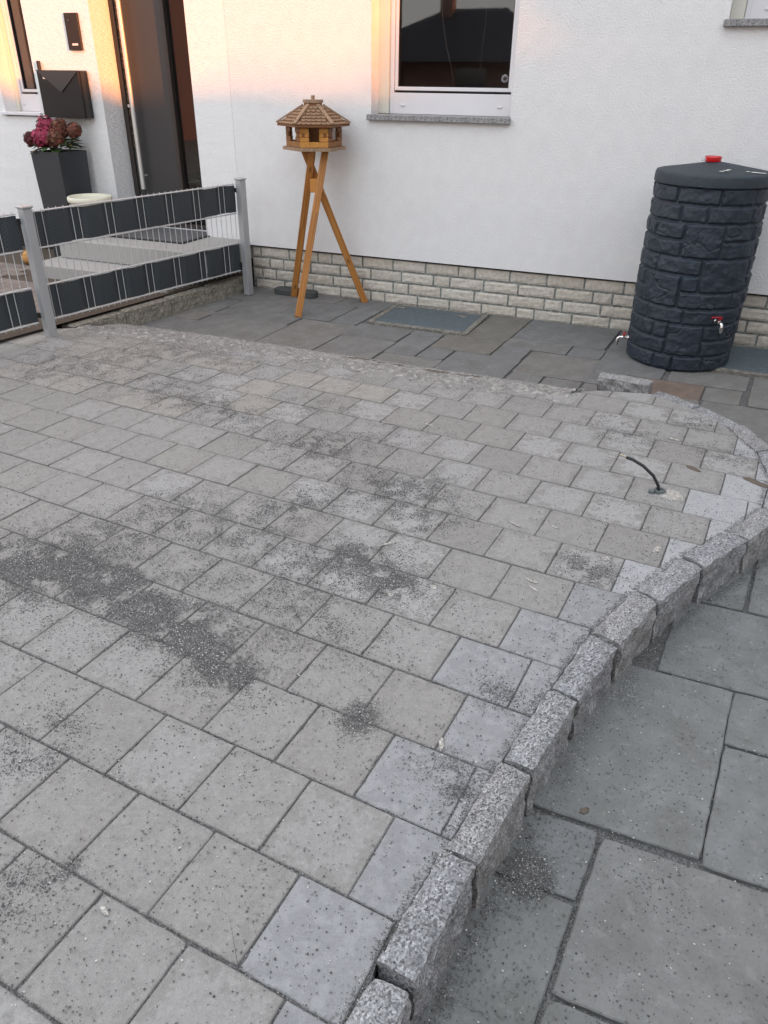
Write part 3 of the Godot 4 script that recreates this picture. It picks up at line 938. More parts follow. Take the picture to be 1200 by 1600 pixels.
func build_house():
	var house = base("house", HOUSE_AT, TURN)
	tag(house, "white rendered house with cream brick plinth, dark front door and granite window sills", "house")
	var openings = [[-3.70, -3.31, 1.11, 2.35], [-2.66, -1.81, 0.262, 2.42], [-0.365, 0.61, 1.17, 2.42], [1.80, 2.95, 1.686, 2.42]]
	var low = 0.229
	var top = 5.2
	var wall_strip = func(st, a0, a1):
		var cuts = [a0]
		for o in openings:
			for v in [o[0], o[1]]:
				if v > a0 and v < a1: cuts.append(v)
		cuts.append(a1)
		for i in cuts.size() - 1:
			var mid = (cuts[i] + cuts[i + 1]) / 2
			var hole = null
			for o in openings:
				if mid > o[0] and mid < o[1]: hole = o
			if hole == null: add_range(st, Vector3(cuts[i], low, -0.36), Vector3(cuts[i + 1], top, 0.0))
			else:
				if hole[2] > low: add_range(st, Vector3(cuts[i], low, -0.36), Vector3(cuts[i + 1], hole[2] - (0.03 if hole[2] > 0.5 else 0.0), 0.0))
				add_range(st, Vector3(cuts[i], hole[3], -0.36), Vector3(cuts[i + 1], top, 0.0))
	var st = new_st()
	wall_strip.call(st, -1.479, 6.0)
	build(st, "rendered_wall", M.render, house)
	st = new_st()
	wall_strip.call(st, -6.0, -1.481)
	build(st, "brushed_wall", M.render_brushed, house)
	# other walls, floor and ceiling of the rooms behind
	st = new_st()
	add_range(st, Vector3(-6.0, -0.3, -7.0), Vector3(-5.65, top, -0.361))
	add_range(st, Vector3(5.65, -0.3, -7.0), Vector3(6.0, top, -0.361))
	add_range(st, Vector3(-5.649, -0.3, -7.0), Vector3(5.649, top, -6.65))
	build(st, "outer_walls", M.render, house)
	st = new_st()
	add_range(st, Vector3(-5.649, -0.1, -6.649), Vector3(5.649, 0.25, -0.362))
	add_range(st, Vector3(-5.649, 2.75, -6.649), Vector3(5.649, 2.95, -0.362))
	add_range(st, Vector3(-5.649, 0.251, -2.6), Vector3(5.649, 2.749, -2.45))
	add_range(st, Vector3(-1.30, 0.251, -2.449), Vector3(-1.18, 2.749, -0.362))
	add_range(st, Vector3(1.2, 0.251, -2.449), Vector3(1.32, 2.749, -0.362))
	build(st, "interior", M.interior, house)
	var rf = new_st()
	for sg in [0, 1]:
		var e0 = Vector3(-6.4, top - 0.05, 0.5 if sg == 0 else -7.5)
		var e1 = Vector3(6.4, top - 0.05, e0.z)
		var r0 = Vector3(-6.4, top + 2.4, -3.5)
		var r1 = Vector3(6.4, top + 2.4, -3.5)
		face(rf, [e0, e1, r1, r0], Vector3(0, 1, 1 if sg == 0 else -1))
		var dn = Vector3(0, -0.2, 0)
		face(rf, [e0 + dn, e1 + dn, r1 + dn, r0 + dn], Vector3(0, -1, -1 if sg == 0 else 1))
		face(rf, [e0, e1, e1 + dn, e0 + dn], Vector3(0, 0, 1 if sg == 0 else -1))
	build(rf, "roof", M.far_roof, house)
	# plinth: bricks stand proud of the grey joints, a dark gap under the render
	var pl = base("plinth", Vector3.ZERO, 0.0, house)
	st = new_st()
	add_range(st, Vector3(-1.415, -0.3, -0.34), Vector3(5.98, 0.21, -0.031))
	build(st, "joint_mortar", M.joint, pl)
	st = new_st()
	add_range(st, Vector3(-5.98, -0.3, -0.34), Vector3(-1.416, 0.228, -0.05))
	add_range(st, Vector3(-1.415, 0.2102, -0.34), Vector3(5.98, 0.228, -0.055))
	build(st, "bitumen_strip", M.black, pl)
	for r in JOINTS.size():
		var y1 = 0.211 - r * 0.0825
		var y0 = y1 - 0.0685
		var js = JOINTS[r].duplicate()
		js.push_front(-1.413)
		for i in js.size() - 1:
			if js[i + 1] - js[i] < 0.03: continue
			var lo = Vector3(js[i] + 0.0065, y0, -0.05)
			var hi = Vector3(js[i + 1] - 0.0065, y1, -0.024 + rng.randf_range(-0.002, 0.002))
			var b = new_st()
			# hand-struck face: a small grid with a worn rim
			var rows = []
			var nn = 9 if hi.x - lo.x > 0.16 else 6
			for j in 6:
				var line = []
				for q in nn:
					var u = float(q) / (nn - 1)
					var v = float(j) / 5
					var x = lerp(lo.x, hi.x, u)
					var y = lerp(lo.y, hi.y, v)
					var rim = min(min(u, 1 - u) * (hi.x - lo.x), min(v, 1 - v) * (hi.y - lo.y))
					var z = hi.z - (0.0045 if rim < 0.002 else 0.0)
					z += 0.0055 * noise_a.get_noise_3d(x * 330 + r * 70, y * 620, i * 40.0) * (1.0 if rim > 0.004 else 0.4)
					if rim < 0.002:
						x += 0.0018 * noise_b.get_noise_2d(x * 900, y * 900 + i * 33)
						y += 0.0018 * noise_b.get_noise_2d(y * 900 + 40, x * 900 + i * 33)
					line.append(Vector3(x, y, z))
				rows.append(line)
			for j in 5:
				for q in nn - 1:
					face(b, [rows[j][q], rows[j][q + 1], rows[j + 1][q + 1]], Vector3.BACK)
					face(b, [rows[j][q], rows[j + 1][q + 1], rows[j + 1][q]], Vector3.BACK)
			var bk = Vector3(0, 0, -0.02)
			for q in nn - 1:
				face(b, [rows[0][q], rows[0][q + 1], rows[0][q + 1] + bk, rows[0][q] + bk], Vector3.DOWN)
				face(b, [rows[5][q], rows[5][q + 1], rows[5][q + 1] + bk, rows[5][q] + bk], Vector3.UP)
			for j in 5:
				face(b, [rows[j][0], rows[j + 1][0], rows[j + 1][0] + bk, rows[j][0] + bk], Vector3.LEFT)
				face(b, [rows[j][nn - 1], rows[j + 1][nn - 1], rows[j + 1][nn - 1] + bk, rows[j][nn - 1] + bk], Vector3.RIGHT)
			build(b, "brick", M.brick[rng.randi() % 4], pl)
	# windows
	window(house, -3.70, -3.31, 1.11, 2.35, 0.15, 0.03, false)
	var w1 = window(house, -0.365, 0.61, 1.17, 2.42, 0.15, 0.075, true)
	window(house, 1.80, 2.95, 1.686, 2.42, 0.15, 0.075, true)
	for q in [[[0.02, 1.86], [0.03, 1.72], [0.06, 1.58], [0.10, 1.46], [0.125, 1.37]], [[0.30, 1.87], [0.322, 1.79], [0.318, 1.66], [0.305, 1.50], [0.30, 1.40]]]:
		var pts = []
		for p in q: pts.append(Vector3(p[0] + 0.02, p[1], -0.215))
		st = new_st()
		add_tube(st, pts, 0.0009, 5)
		build(st, "hanging_thread", M.cover_frame, w1)
	st = new_st()
	add_lathe(st, [Vector2(0.0, 0.0), Vector2(0.024, 0.0), Vector2(0.022, 0.004), Vector2(0.004, 0.006), Vector2(0.0, 0.006)], Vector3.ZERO, 18)
	var cup = build(st, "suction_cup", M.clear_plastic, w1, Vector3(0.50, 1.39, -0.198))
	cup.rotation.x = -PI / 2
	# front door in its recess
	var d = base("front_door", Vector3.ZERO, 0.0, house)
	var z = -0.22
	st = new_st()
	ring(st, -2.66, -1.81, 0.262, 2.42, 0.045, 0.03, 0.03, 0.05, z - 0.08, z, 0.003)
	add_range(st, Vector3(-2.187, 0.292, z - 0.08), Vector3(-2.155, 2.37, z), 0.003)
	build(st, "frame", M.door_frame, d)
	range_box("leaf", Vector3(-2.552, 0.296, z - 0.07), Vector3(-2.19, 2.368, z - 0.012), M.door, d, 0.003)
	range_box("decor_strip", Vector3(-2.612, 0.86, z - 0.07), Vector3(-2.556, 2.368, z - 0.010), M.decor_glass, d, 0.002)
	range_box("lock_plate", Vector3(-2.612, 0.296, z - 0.07), Vector3(-2.556, 0.857, z - 0.012), M.door, d, 0.002)
	range_box("side_light", Vector3(-2.153, 0.294, z - 0.05), Vector3(-1.842, 2.368, z - 0.042), M.dark_glass, d)
	var hn = new_st()
	add_tube(hn, [Vector3(-2.515, 0.56, z + 0.055), Vector3(-2.515, 2.2, z + 0.055)], 0.018, 16)
	var bar = build(hn, "pull_handle", M.steel, d)
	for y in [0.66, 2.1]:
		hn = new_st()
		add_tube(hn, [Vector3(-2.515, y, z - 0.012), Vector3(-2.515, y, z + 0.045)], 0.008, 10)
		build(hn, "standoff", M.steel, bar)
	hn = new_st()
	add_tube(hn, [Vector3(-2.60, 1.17, z - 0.012), Vector3(-2.60, 1.17, z - 0.004)], 0.012, 14)
	build(hn, "keyhole", M.steel, d)
	# fittings on the wall
	var mb = base("mailbox", hw(-2.968, 0.06, 0.0), TURN)
	tag(mb, "black metal mailbox with envelope flap on white wall above planter", "mailbox")
	box("box_body", Vector3(0, 1.246, 0), Vector3(0.412, 0.322, 0.10), M.mail, mb, 0.002)
	st = new_st()
	var fp = [Vector3(-0.206, 1.409, 0.0535), Vector3(0.206, 1.409, 0.0535), Vector3(0.016, 1.262, 0.058)]
	face(st, fp, Vector3.BACK)
	for i in 3: face(st, [fp[i], fp[(i + 1) % 3], fp[(i + 1) % 3] - Vector3(0, 0, 0.003), fp[i] - Vector3(0, 0, 0.003)], (fp[i] + fp[(i + 1) % 3]) / 2 - Vector3(0, 1.36, 0.055))
	add_range(st, Vector3(-0.208, 1.4085, -0.05), Vector3(0.208, 1.4115, 0.0545))
	build(st, "envelope_flap", M.mail_flap, mb)
	range_box("side_trim", Vector3(0.2065, 1.088, -0.012), Vector3(0.2085, 1.405, 0.030), M.bronze, mb)
	st = new_st()
	var tr = [Vector3(-0.15, 1.365, 0.0525), Vector3(-0.125, 1.352, 0.0525), Vector3(-0.148, 1.352, 0.0525)]
	face(st, tr, Vector3.BACK)
	for i in 3: face(st, [tr[i], tr[(i + 1) % 3], tr[(i + 1) % 3] - Vector3(0, 0, 0.002), tr[i] - Vector3(0, 0, 0.002)], tr[i] + tr[(i + 1) % 3] - tr[0] * 2.0)
	build(st, "corner_mark", M.paper, mb)
	range_box("pole", Vector3(-0.262, 0.03, -0.045), Vector3(-0.238, 1.475, -0.022), M.bronze, mb, 0.003)
	var ic = base("doorbell_panel", hw(-2.83, 0.0, 0.0), TURN)
	tag(ic, "slim dark doorbell panel on white wall beside front door", "doorbell")
	box("plate", Vector3(0, 1.666, 0.010), Vector3(0.128, 0.240, 0.018), M.bronze, ic, 0.002)
	box("name_plate", Vector3(0.006, 1.583, 0.0195), Vector3(0.054, 0.014, 0.003), M.paper, ic, 0.0)
	st = new_st()
	add_lathe(st, [Vector2(0.0, 0.0), Vector2(0.012, 0.0), Vector2(0.011, 0.003), Vector2(0.0, 0.0045)], Vector3.ZERO, 16)
	var lens = build(st, "camera_lens", M.mail_flap, ic, Vector3(-0.022, 1.735, 0.019))
	lens.rotation.x = PI / 2

# ------------------------------------------------------------------ fence
func build_fence():
	var f = base("mesh_fence", Vector3(-2.946, 0, -2.711), 1.46731)
	tag(f, "silver double wire fence with dark woven privacy strips in front of entrance", "fence")
	for t in [-1.76, 0.03, 1.79]:
		var yb = -0.10 if t > 1 else -0.03
		var p = range_box("post", Vector3(t - 0.03, yb, 0.012), Vector3(t + 0.03, 0.728, 0.062), M.galv, f, 0.003)
		var cy = (yb + 0.728) * 0.5
		box("cap", Vector3(0, 0.735 - cy, 0.0), Vector3(0.072, 0.012, 0.062), M.galv, p, 0.003)
		for y in [0.66, 0.13]:
			box("clip", Vector3(-0.036, y - cy, -0.026), Vector3(0.014, 0.03, 0.02), M.black, p, 0.002)
			box("clip", Vector3(0.036, y - cy, -0.026), Vector3(0.014, 0.03, 0.02), M.black, p, 0.002)
	for panel in [[0.075, 1.755, 0.105], [-1.72, -0.015, -1.67]]:
		var rows_y = [0.70, 0.50, 0.29, 0.085]
		for y in rows_y:
			for z in [-0.0065, 0.0065]:
				var st = new_st()
				add_tube(st, [Vector3(panel[0], y, z), Vector3(panel[1], y, z)], 0.0042, 8)
				build(st, "rail", M.wire, f)
		var st = new_st()
		add_tube(st, [Vector3(0, 0.07, 0), Vector3(0, 0.712, 0)], 0.0027, 6)
		var wire = st.commit()
		var n = int((panel[1] - panel[2]) / 0.0497) + 1
		for i in n: mesh_node("wire", wire, M.wire, f, Vector3(panel[2] + i * 0.0497, 0, 0))
		for band in [[0.509, 0.692], [0.094, 0.281]]:
			st = new_st()
			var front = []
			var back = []
			var steps = int((panel[1] - panel[0]) / 0.0083)
			for j in 9:
				var l1 = []
				var l2 = []
				for i in steps + 1:
					var t = panel[0] + (panel[1] - panel[0]) * i / steps
					var ph = fposmod((t - panel[2]) / 0.0497, 5.0)   # wires 0 and 1 in front of the strip, 2 to 4 behind
					var c = abs(fposmod(ph - 0.5 + 2.5, 5.0) - 2.5)
					var z = lerp(-0.006, 0.007, smoothstep(0.7, 1.5, c))
					var v = j / 8.0
					z += 0.0022 * sin(v * PI) * (1.0 if z > 0 else -0.4) + 0.0012 * noise_a.get_noise_2d(t * 300, v * 50)
					var y = lerp(band[0], band[1], v) + 0.003 * noise_a.get_noise_2d(t * 160, 77.0 * band[0])
					l1.append(Vector3(t, y, z))
					l2.append(Vector3(t, y, z - 0.0012))
				front.append(l1)
				back.append(l2)
			grid(st, front, false, true)
			grid(st, back, false, false)
			build(st, "privacy_strip", M.strip, f)

# ------------------------------------------------------------------ things by the door
func leaf_quad(st, p, dir, side, ln, wd, droop):
	var rows = []
	for j in 4:
		var t = j / 3.0
		var c = p + dir * ln * t - Vector3(0, droop * t * t, 0)
		var w = wd * [0.25, 1.0, 0.8, 0.05][j]
		rows.append([c - side * w, c + Vector3(0, -w * 0.25, 0), c + side * w])
	grid(st, rows, false)

func build_planter():
	var p = base("planter", hw(-3.0, 0.21, 0.02), TURN - 0.05)
	tag(p, "tall square anthracite planter standing under the black mailbox", "planter")
	var st = new_st()
	var s0 = 0.128
	var s1 = 0.148
	var h = 0.835
	var cs = [[-1, -1], [1, -1], [1, 1], [-1, 1]]
	for i in 4:
		var q = cs[i]
		var r = cs[(i + 1) % 4]
		var a = Vector3(q[0] * s0, 0, q[1] * s0)
		var b = Vector3(r[0] * s0, 0, r[1] * s0)
		var c = Vector3(r[0] * s1, h, r[1] * s1)
		var d = Vector3(q[0] * s1, h, q[1] * s1)
		face(st, [a, b, c, d], a + b)
		var ci = Vector3(r[0] * (s1 - 0.012), h, r[1] * (s1 - 0.012))
		var di = Vector3(q[0] * (s1 - 0.012), h, q[1] * (s1 - 0.012))
		face(st, [c, d, di, ci], Vector3.UP)
		face(st, [ci, di, di - Vector3(0, 0.06, 0), ci - Vector3(0, 0.06, 0)], -(a + b))
	build(st, "shell", M.planter, p)
	box("soil", Vector3(0, h - 0.045, 0), Vector3(0.268, 0.02, 0.268), M.soil, p, 0.0)
	var hy = base("hydrangea", hw(-3.0, 0.21, 0.80), TURN)
	tag(hy, "hydrangea with crimson and brown flower heads in anthracite planter", "flowers")
	var heads = [[-0.16, 0.10, 0.10, 0.048, 0], [-0.055, 0.185, 0.02, 0.07, 1], [-0.045, 0.115, 0.12, 0.062, 1], [0.05, 0.175, 0.0, 0.066, 2], [0.085, 0.115, 0.10, 0.062, 2], [0.155, 0.165, -0.04, 0.052, 2], [0.02, 0.12, 0.13, 0.05, 1]]
	var stem = new_st()
	for q in heads:
		st = new_st()
		var c = Vector3(q[0], q[1] + 0.035, q[2])
		for i in 340:
			var v = Vector3(rng.randfn(), rng.randfn() * 0.9 + 0.25, rng.randfn()).normalized()
			var r = q[3] * rng.randf_range(0.74, 1.08) * (1.0 + 0.35 * noise_a.get_noise_3d(v.x * 50 + q[0] * 900, v.y * 50, v.z * 50))
			var at = c + v * r
			var t = v.cross(Vector3(rng.randfn(), rng.randfn(), rng.randfn())).normalized()
			var b = v.cross(t)
			var col = [Color(0.10, 0.012, 0.02), Color(0.22, 0.012, 0.042), Color(0.17, 0.04, 0.03)][q[4]]
			col = col.lerp([Color(0.06, 0.02, 0.015), Color(0.33, 0.04, 0.09), Color(0.12, 0.06, 0.03)][q[4]], rng.randf())
			col = col * rng.randf_range(0.7, 1.4)
			for k in 4:
				var e = (t * cos(k * PI / 2) + b * sin(k * PI / 2))
				var f2 = e.cross(v)
				var sz = rng.randf_range(0.012, 0.019)
				st.set_color(col)
				face(st, [at, at + e * sz * 0.6 + f2 * sz * 0.5 + v * 0.002, at + e * sz * 1.1 + v * 0.003, at + e * sz * 0.6 - f2 * sz * 0.5 + v * 0.002], v)
		build(st, "flower_head", M.floret, hy)
		add_tube(stem, [Vector3(q[0] * 0.2, -0.04, q[2] * 0.2), Vector3(q[0] * 0.7, q[1] * 0.5, q[2] * 0.7), c], 0.004, 6)
	build(stem, "stems", M.leaf, hy)
	for i in 26:
		st = new_st()
		var t = TAU * i / 26.0 + rng.randf() * 0.3
		var dir = Vector3(cos(t), rng.randf_range(0.1, 0.7), sin(t)).normalized()
		leaf_quad(st, Vector3(dir.x * 0.04, rng.randf_range(0.07, 0.13), dir.z * 0.04), dir, dir.cross(Vector3.UP).normalized(), rng.randf_range(0.15, 0.21), rng.randf_range(0.035, 0.05), rng.randf_range(0.03, 0.10))
		build(st, "leaf", M.leaf_pale if i % 4 == 0 else M.leaf, hy)
	var pot = base("flower_pot", hw(-2.65, 0.33, 0.263), TURN)
	tag(pot, "round cream flower pot rising behind the wire fence", "flower pot")
	st = new_st()
	add_lathe(st, [Vector2(0.0, 0.0), Vector2(0.085, 0.0), Vector2(0.092, 0.01), Vector2(0.12, 0.22), Vector2(0.125, 0.285)], Vector3.ZERO, 40)
	build(st, "pot_body", M.cream_pot, pot).scale = Vector3(1.22, 0.9, 1.22)
	st = new_st()
	add_lathe(st, [Vector2(0.126, 0.275), Vector2(0.138, 0.278), Vector2(0.141, 0.295), Vector2(0.139, 0.318), Vector2(0.132, 0.323), Vector2(0.122, 0.318), Vector2(0.118, 0.28), Vector2(0.0, 0.275)], Vector3.ZERO, 40)
	build(st, "rim", M.cream_pot, pot).scale = Vector3(1.22, 0.9, 1.22)
	var o = base("straw_ornament", hw(-3.22, 0.52, 0.02), 0.3)
	tag(o, "small straw coloured ornament on the ground beside planter", "ornament")
	st = new_st()
	add_lathe(st, [Vector2(0.0, 0.0), Vector2(0.045, 0.005), Vector2(0.062, 0.04), Vector2(0.055, 0.075), Vector2(0.03, 0.10), Vector2(0.0, 0.108)], Vector3.ZERO, 20)
	build(st, "straw_body", M.straw, o)
	st = new_st()
	for i in 60:
		var v = Vector3(rng.randfn(), abs(rng.randfn()) + 0.1, rng.randfn()).normalized()
		var q = Vector3(0, 0.045, 0) + v * 0.05
		add_tube(st, [q, q + (v + Vector3(rng.randfn(), rng.randfn(), rng.randfn()) * 0.4) * 0.03], [0.002, 0.0006], 4)
	var sp = build(st, "straw_tufts", M.straw, o)
	sp.set_meta("kind", "stuff")

# ------------------------------------------------------------------ bird feeder
func build_feeder():
	var at = Vector3(-2.095, 0.0, -4.516)
	var f = base("bird_feeder", at)
	tag(f, "hexagonal wooden bird feeder house on three crossed pine legs by white wall", "bird feeder")
	# legs, crossing below the floor
	var legs = [[Vector3(-2.400, -0.105, -4.630), Vector3(-2.069, 0.955, -4.448)], [Vector3(-2.058, -0.108, -4.165), Vector3(-2.000, 0.955, -4.505)], [Vector3(-1.826, -0.103, -4.742), Vector3(-2.150, 0.955, -4.472)]]
	for k in 3:
		var st = new_st()
		add_beam(st, legs[k][0] - at, legs[k][1] - at, 0.048, 0.048, 0.004, Vector3(0.84, 0, -0.53))
		build(st, "leg", M.pine, f)
	var cb = new_st()
	add_box(cb, Vector3.ZERO, Vector3(0.055, 0.085, 0.10), 0.003)
	var cbo = build(cb, "cross_block", M.block_light, f, Vector3(-2.072, 0.735, -4.462) - at)
	cbo.rotation.y = 0.56
	# house: face 0 looks at the camera
	var look = atan2(3.05, 4.87)
	var fy = 0.955
	var hexagon = func(r, y): 
		var pts = []
		for i in 6:
			var t = look + PI / 6 + i * PI / 3
			pts.append(Vector3(sin(t) * r, y, cos(t) * r))
		return pts
	var plate = func(st, r, y0, y1):
		var a = hexagon.call(r, y0)
		var b = hexagon.call(r, y1)
		face(st, b, Vector3.UP)
		face(st, a, Vector3.DOWN)
		for i in 6: face(st, [a[i], a[(i + 1) % 6], b[(i + 1) % 6], b[i]], a[i] + a[(i + 1) % 6] - Vector3(0, y0 * 2, 0))
	var st = new_st()
	plate.call(st, 0.215, fy, fy + 0.02)
	build(st, "floor_board", M.batten, f)
	for i in 6:
		var mid = look + i * PI / 3
		var n = Vector3(sin(mid), 0, cos(mid))
		var s = Vector3(cos(mid), 0, -sin(mid))
		var ap = 0.166
		var half = 0.094
		var slab = func(called, x0, x1, y0, y1, th, m):
			var b = new_st()
			var bas = Basis(s, Vector3.UP, n)
			add_box(b, Vector3.ZERO, Vector3(x1 - x0, y1 - y0, th), 0.0025, Transform3D(bas, Vector3.ZERO))
			build(b, called, m, f, n * (ap - th / 2) + s * (x0 + x1) / 2 + Vector3(0, (y0 + y1) / 2, 0))
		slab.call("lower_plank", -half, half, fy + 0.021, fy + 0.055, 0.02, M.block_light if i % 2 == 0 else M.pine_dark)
		slab.call("upper_plank", -half, half, fy + 0.138, fy + 0.160, 0.02, M.block_dark)
		for sg in [-1, 1]:
			for k in 3:
				var y0 = fy + 0.056 + k * 0.0275
				var lo = 0.034 if k % 2 == 0 else (0.034 if i % 2 == 0 else 0.055)
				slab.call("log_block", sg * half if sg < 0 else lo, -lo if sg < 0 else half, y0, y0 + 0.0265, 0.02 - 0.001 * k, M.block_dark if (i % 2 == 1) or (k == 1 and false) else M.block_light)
			slab.call("log_end", sg * 0.072 - 0.011, sg * 0.072 + 0.011, fy + 0.0855, fy + 0.107, 0.006, M.block_dark)
			f.get_child(f.get_child_count() - 1).position += n * 0.003
		if i == 0:
			slab.call("inner_board", -0.035, 0.035, fy + 0.055, fy + 0.138, 0.008, M.pine_dark)
			f.get_child(f.get_child_count() - 1).position -= n * 0.09
	# roof
	var e0 = hexagon.call(0.245, fy + 0.157)
	var e1 = hexagon.call(0.066, fy + 0.262)
	st = new_st()
	for i in 6:
		var k = (i + 1) % 6
		face(st, [e0[i], e0[k], e1[k], e1[i]], e0[i] + e0[k] - Vector3(0, 2 * fy, 0) + Vector3(0, 0.6, 0))
		var dn = Vector3(0, -0.012, 0)
		face(st, [e0[i] + dn, e0[k] + dn, e1[k] + dn, e1[i] + dn], -(e0[i] + e0[k] - Vector3(0, 2 * fy, 0)) - Vector3(0, 0.6, 0))
		face(st, [e0[i], e0[k], e0[k] + dn, e0[i] + dn], e0[i] + e0[k] - Vector3(0, 2 * (fy + 0.155), 0))
	build(st, "roof_board", M.block_dark, f)
	st = new_st()
	for i in 6:
		var k = (i + 1) % 6
		for r in 6:
			var t0 = r / 6.0 - 0.02
			var t1 = min((r + 1.35) / 6.0, 1.0)
			var l0 = e0[i].lerp(e1[i], t0)
			var r0 = e0[k].lerp(e1[k], t0)
			var l1 = e0[i].lerp(e1[i], t1)
			var r1 = e0[k].lerp(e1[k], t1)
			var wide = (r0 - l0).length()
			var n = int(wide / 0.033)
			var off = 0.5 if r % 2 else 0.0
			var dir = (r0 - l0).normalized()
			var upd = ((l1 + r1) - (l0 + r0)).normalized()
			var nrm = dir.cross(upd)
			if nrm.y < 0: nrm = -nrm
			for j in n + 1:
				var x = (j + off) * 0.033 + (wide - n * 0.033) / 2 - 0.016
				if x < 0.012 or x > wide - 0.012: continue
				var c = l0 + dir * x
				var pts = []
				for q in [[-0.0155, 0.044], [-0.0155, 0.010], [-0.010, 0.001], [0.0, -0.002], [0.010, 0.001], [0.0155, 0.010], [0.0155, 0.044]]:
					pts.append(c + dir * q[0] + upd * q[1] + nrm * lerp(0.0105, 0.0008, clamp(q[1] / 0.038, 0.0, 1.0)))
				face(st, pts, nrm)
				for q in 6: face(st, [pts[q], pts[q + 1], pts[q + 1] - nrm * 0.005, pts[q] - nrm * 0.005], (pts[q] + pts[q + 1]) * 0.5 - (c + upd * 0.02))
	var sh = build(st, "shingles", M.shingle, f)
	sh.set_meta("kind", "stuff")
	for i in 6:
		st = new_st()
		add_beam(st, e0[i] * 1.0 + Vector3(0, 0.009, 0) + (e0[i] - Vector3(0, e0[i].y, 0)).normalized() * 0.006, e1[i] + Vector3(0, 0.010, 0), 0.024, 0.010, 0.002, Vector3.UP.cross(e0[i]).normalized())
		build(st, "roof_batten", M.batten, f)
	st = new_st()
	plate.call(st, 0.060, fy + 0.245, fy + 0.282)
	build(st, "roof_collar", M.block_dark, f)
	st = new_st()
	plate.call(st, 0.068, fy + 0.2822, fy + 0.300)
	build(st, "roof_cap", M.batten, f)
	st = new_st()
	add_beam(st, Vector3(0, fy + 0.3, 0), Vector3(0, fy + 0.325, 0), 0.02, 0.02, 0.002)
	build(st, "peg", M.batten, f)
	# loose dark stones behind it
	for q in [[-1.05, 0.075, 0.20, 0.115, 0.05, "flat dark stone slab by brick plinth behind feeder legs"], [-0.86, 0.085, 0.15, 0.10, -0.1, "smaller dark stone lying between feeder leg and brick plinth"]]:
		st = new_st()
		var poly = []
		for i in 14:
			var t = TAU * i / 14.0
			var e = pow(pow(abs(cos(t)), 5.0) + pow(abs(sin(t)), 5.0), -0.2)
			poly.append(Vector2(cos(t) * q[2] * 0.5, sin(t) * q[3] * 0.5) * e * (1.0 + 0.05 * noise_b.get_noise_2d(i * 70, q[0] * 900)))
		add_prism(st, poly, func(p): return 0.045 + 0.004 * noise_a.get_noise_2d(p.x * 500, p.y * 500), 0.044, 0.006)
		var o = build(st, "loose_stone", M.slate, self, hw(q[0], q[1], flag_y(q[1])))
		o.rotation.y = TURN + q[4]
		tag(o, q[5], "stone")

# ------------------------------------------------------------------ rain barrel
func barrel_stones():
	var cs = []
	for c in 11: cs.append([])
	var edges = func(c, xs):   # picture-space breaks along a course, turned into angles round the barrel
		var y = 320.0 + c * 107.0
		var l = 470.0 - 0.14 * (y - 320.0)
		var r = 1192.0 - 0.23 * (y - 320.0)
		var out = []
		for x in xs: out.append(asin(clamp((x - (l + r) / 2) / ((r - l) / 2), -0.985, 0.985)))
		return out
	var layout = [
		[440, 640, 910, 1110], [470, 665, 830, 1090, 1150], [462, 515, 690, 930, 1095], [415, 680, 905, 1100], [430, 527, 800, 1062], [385, 452, 660, 778, 1040],
		[372, 440, 652, 962], [345, 466, 684, 1000], [335, 502, 590, 790, 898], [328, 582, 780, 960], [322, 502, 612, 790, 935]]
	var tall = [[2, 2, 3, 1], [4, 2, 5, 3], [5, 1, 6, 1], [8, 2, 9, 1]]   # stone (course, index) joined to (course, index)
	var r2 = RandomNumberGenerator.new()
	r2.seed = 77
	for c in 11:
		var e = edges.call(c, layout[c])
		for i in e.size() - 1: cs[c].append([e[i], e[i + 1], c, c])
		var t = e[-1]
		var stop = e[0] + TAU
		while t < stop - 0.01:
			var w = r2.randf_range(0.35, 0.85)
			if stop - (t + w) < 0.3: w = stop - t
			cs[c].append([t, t + w, c, c])
			t += w
	for q in tall:
		var a = cs[q[0]][q[1]]
		var b = cs[q[2]][q[3]]
		var lo = min(a[0], b[0])
		var hi = max(a[1], b[1])
		for s in [[q[0], q[1]], [q[2], q[3]]]:
			var row = cs[s[0]]
			row[s[1]] = [lo, hi, q[0], q[2]]
			if s[1] > 0: row[s[1] - 1][1] = min(row[s[1] - 1][1], lo) if row[s[1] - 1][2] == row[s[1] - 1][3] else row[s[1] - 1][1]
			if s[1] + 1 < row.size(): row[s[1] + 1][0] = hi
	return cs

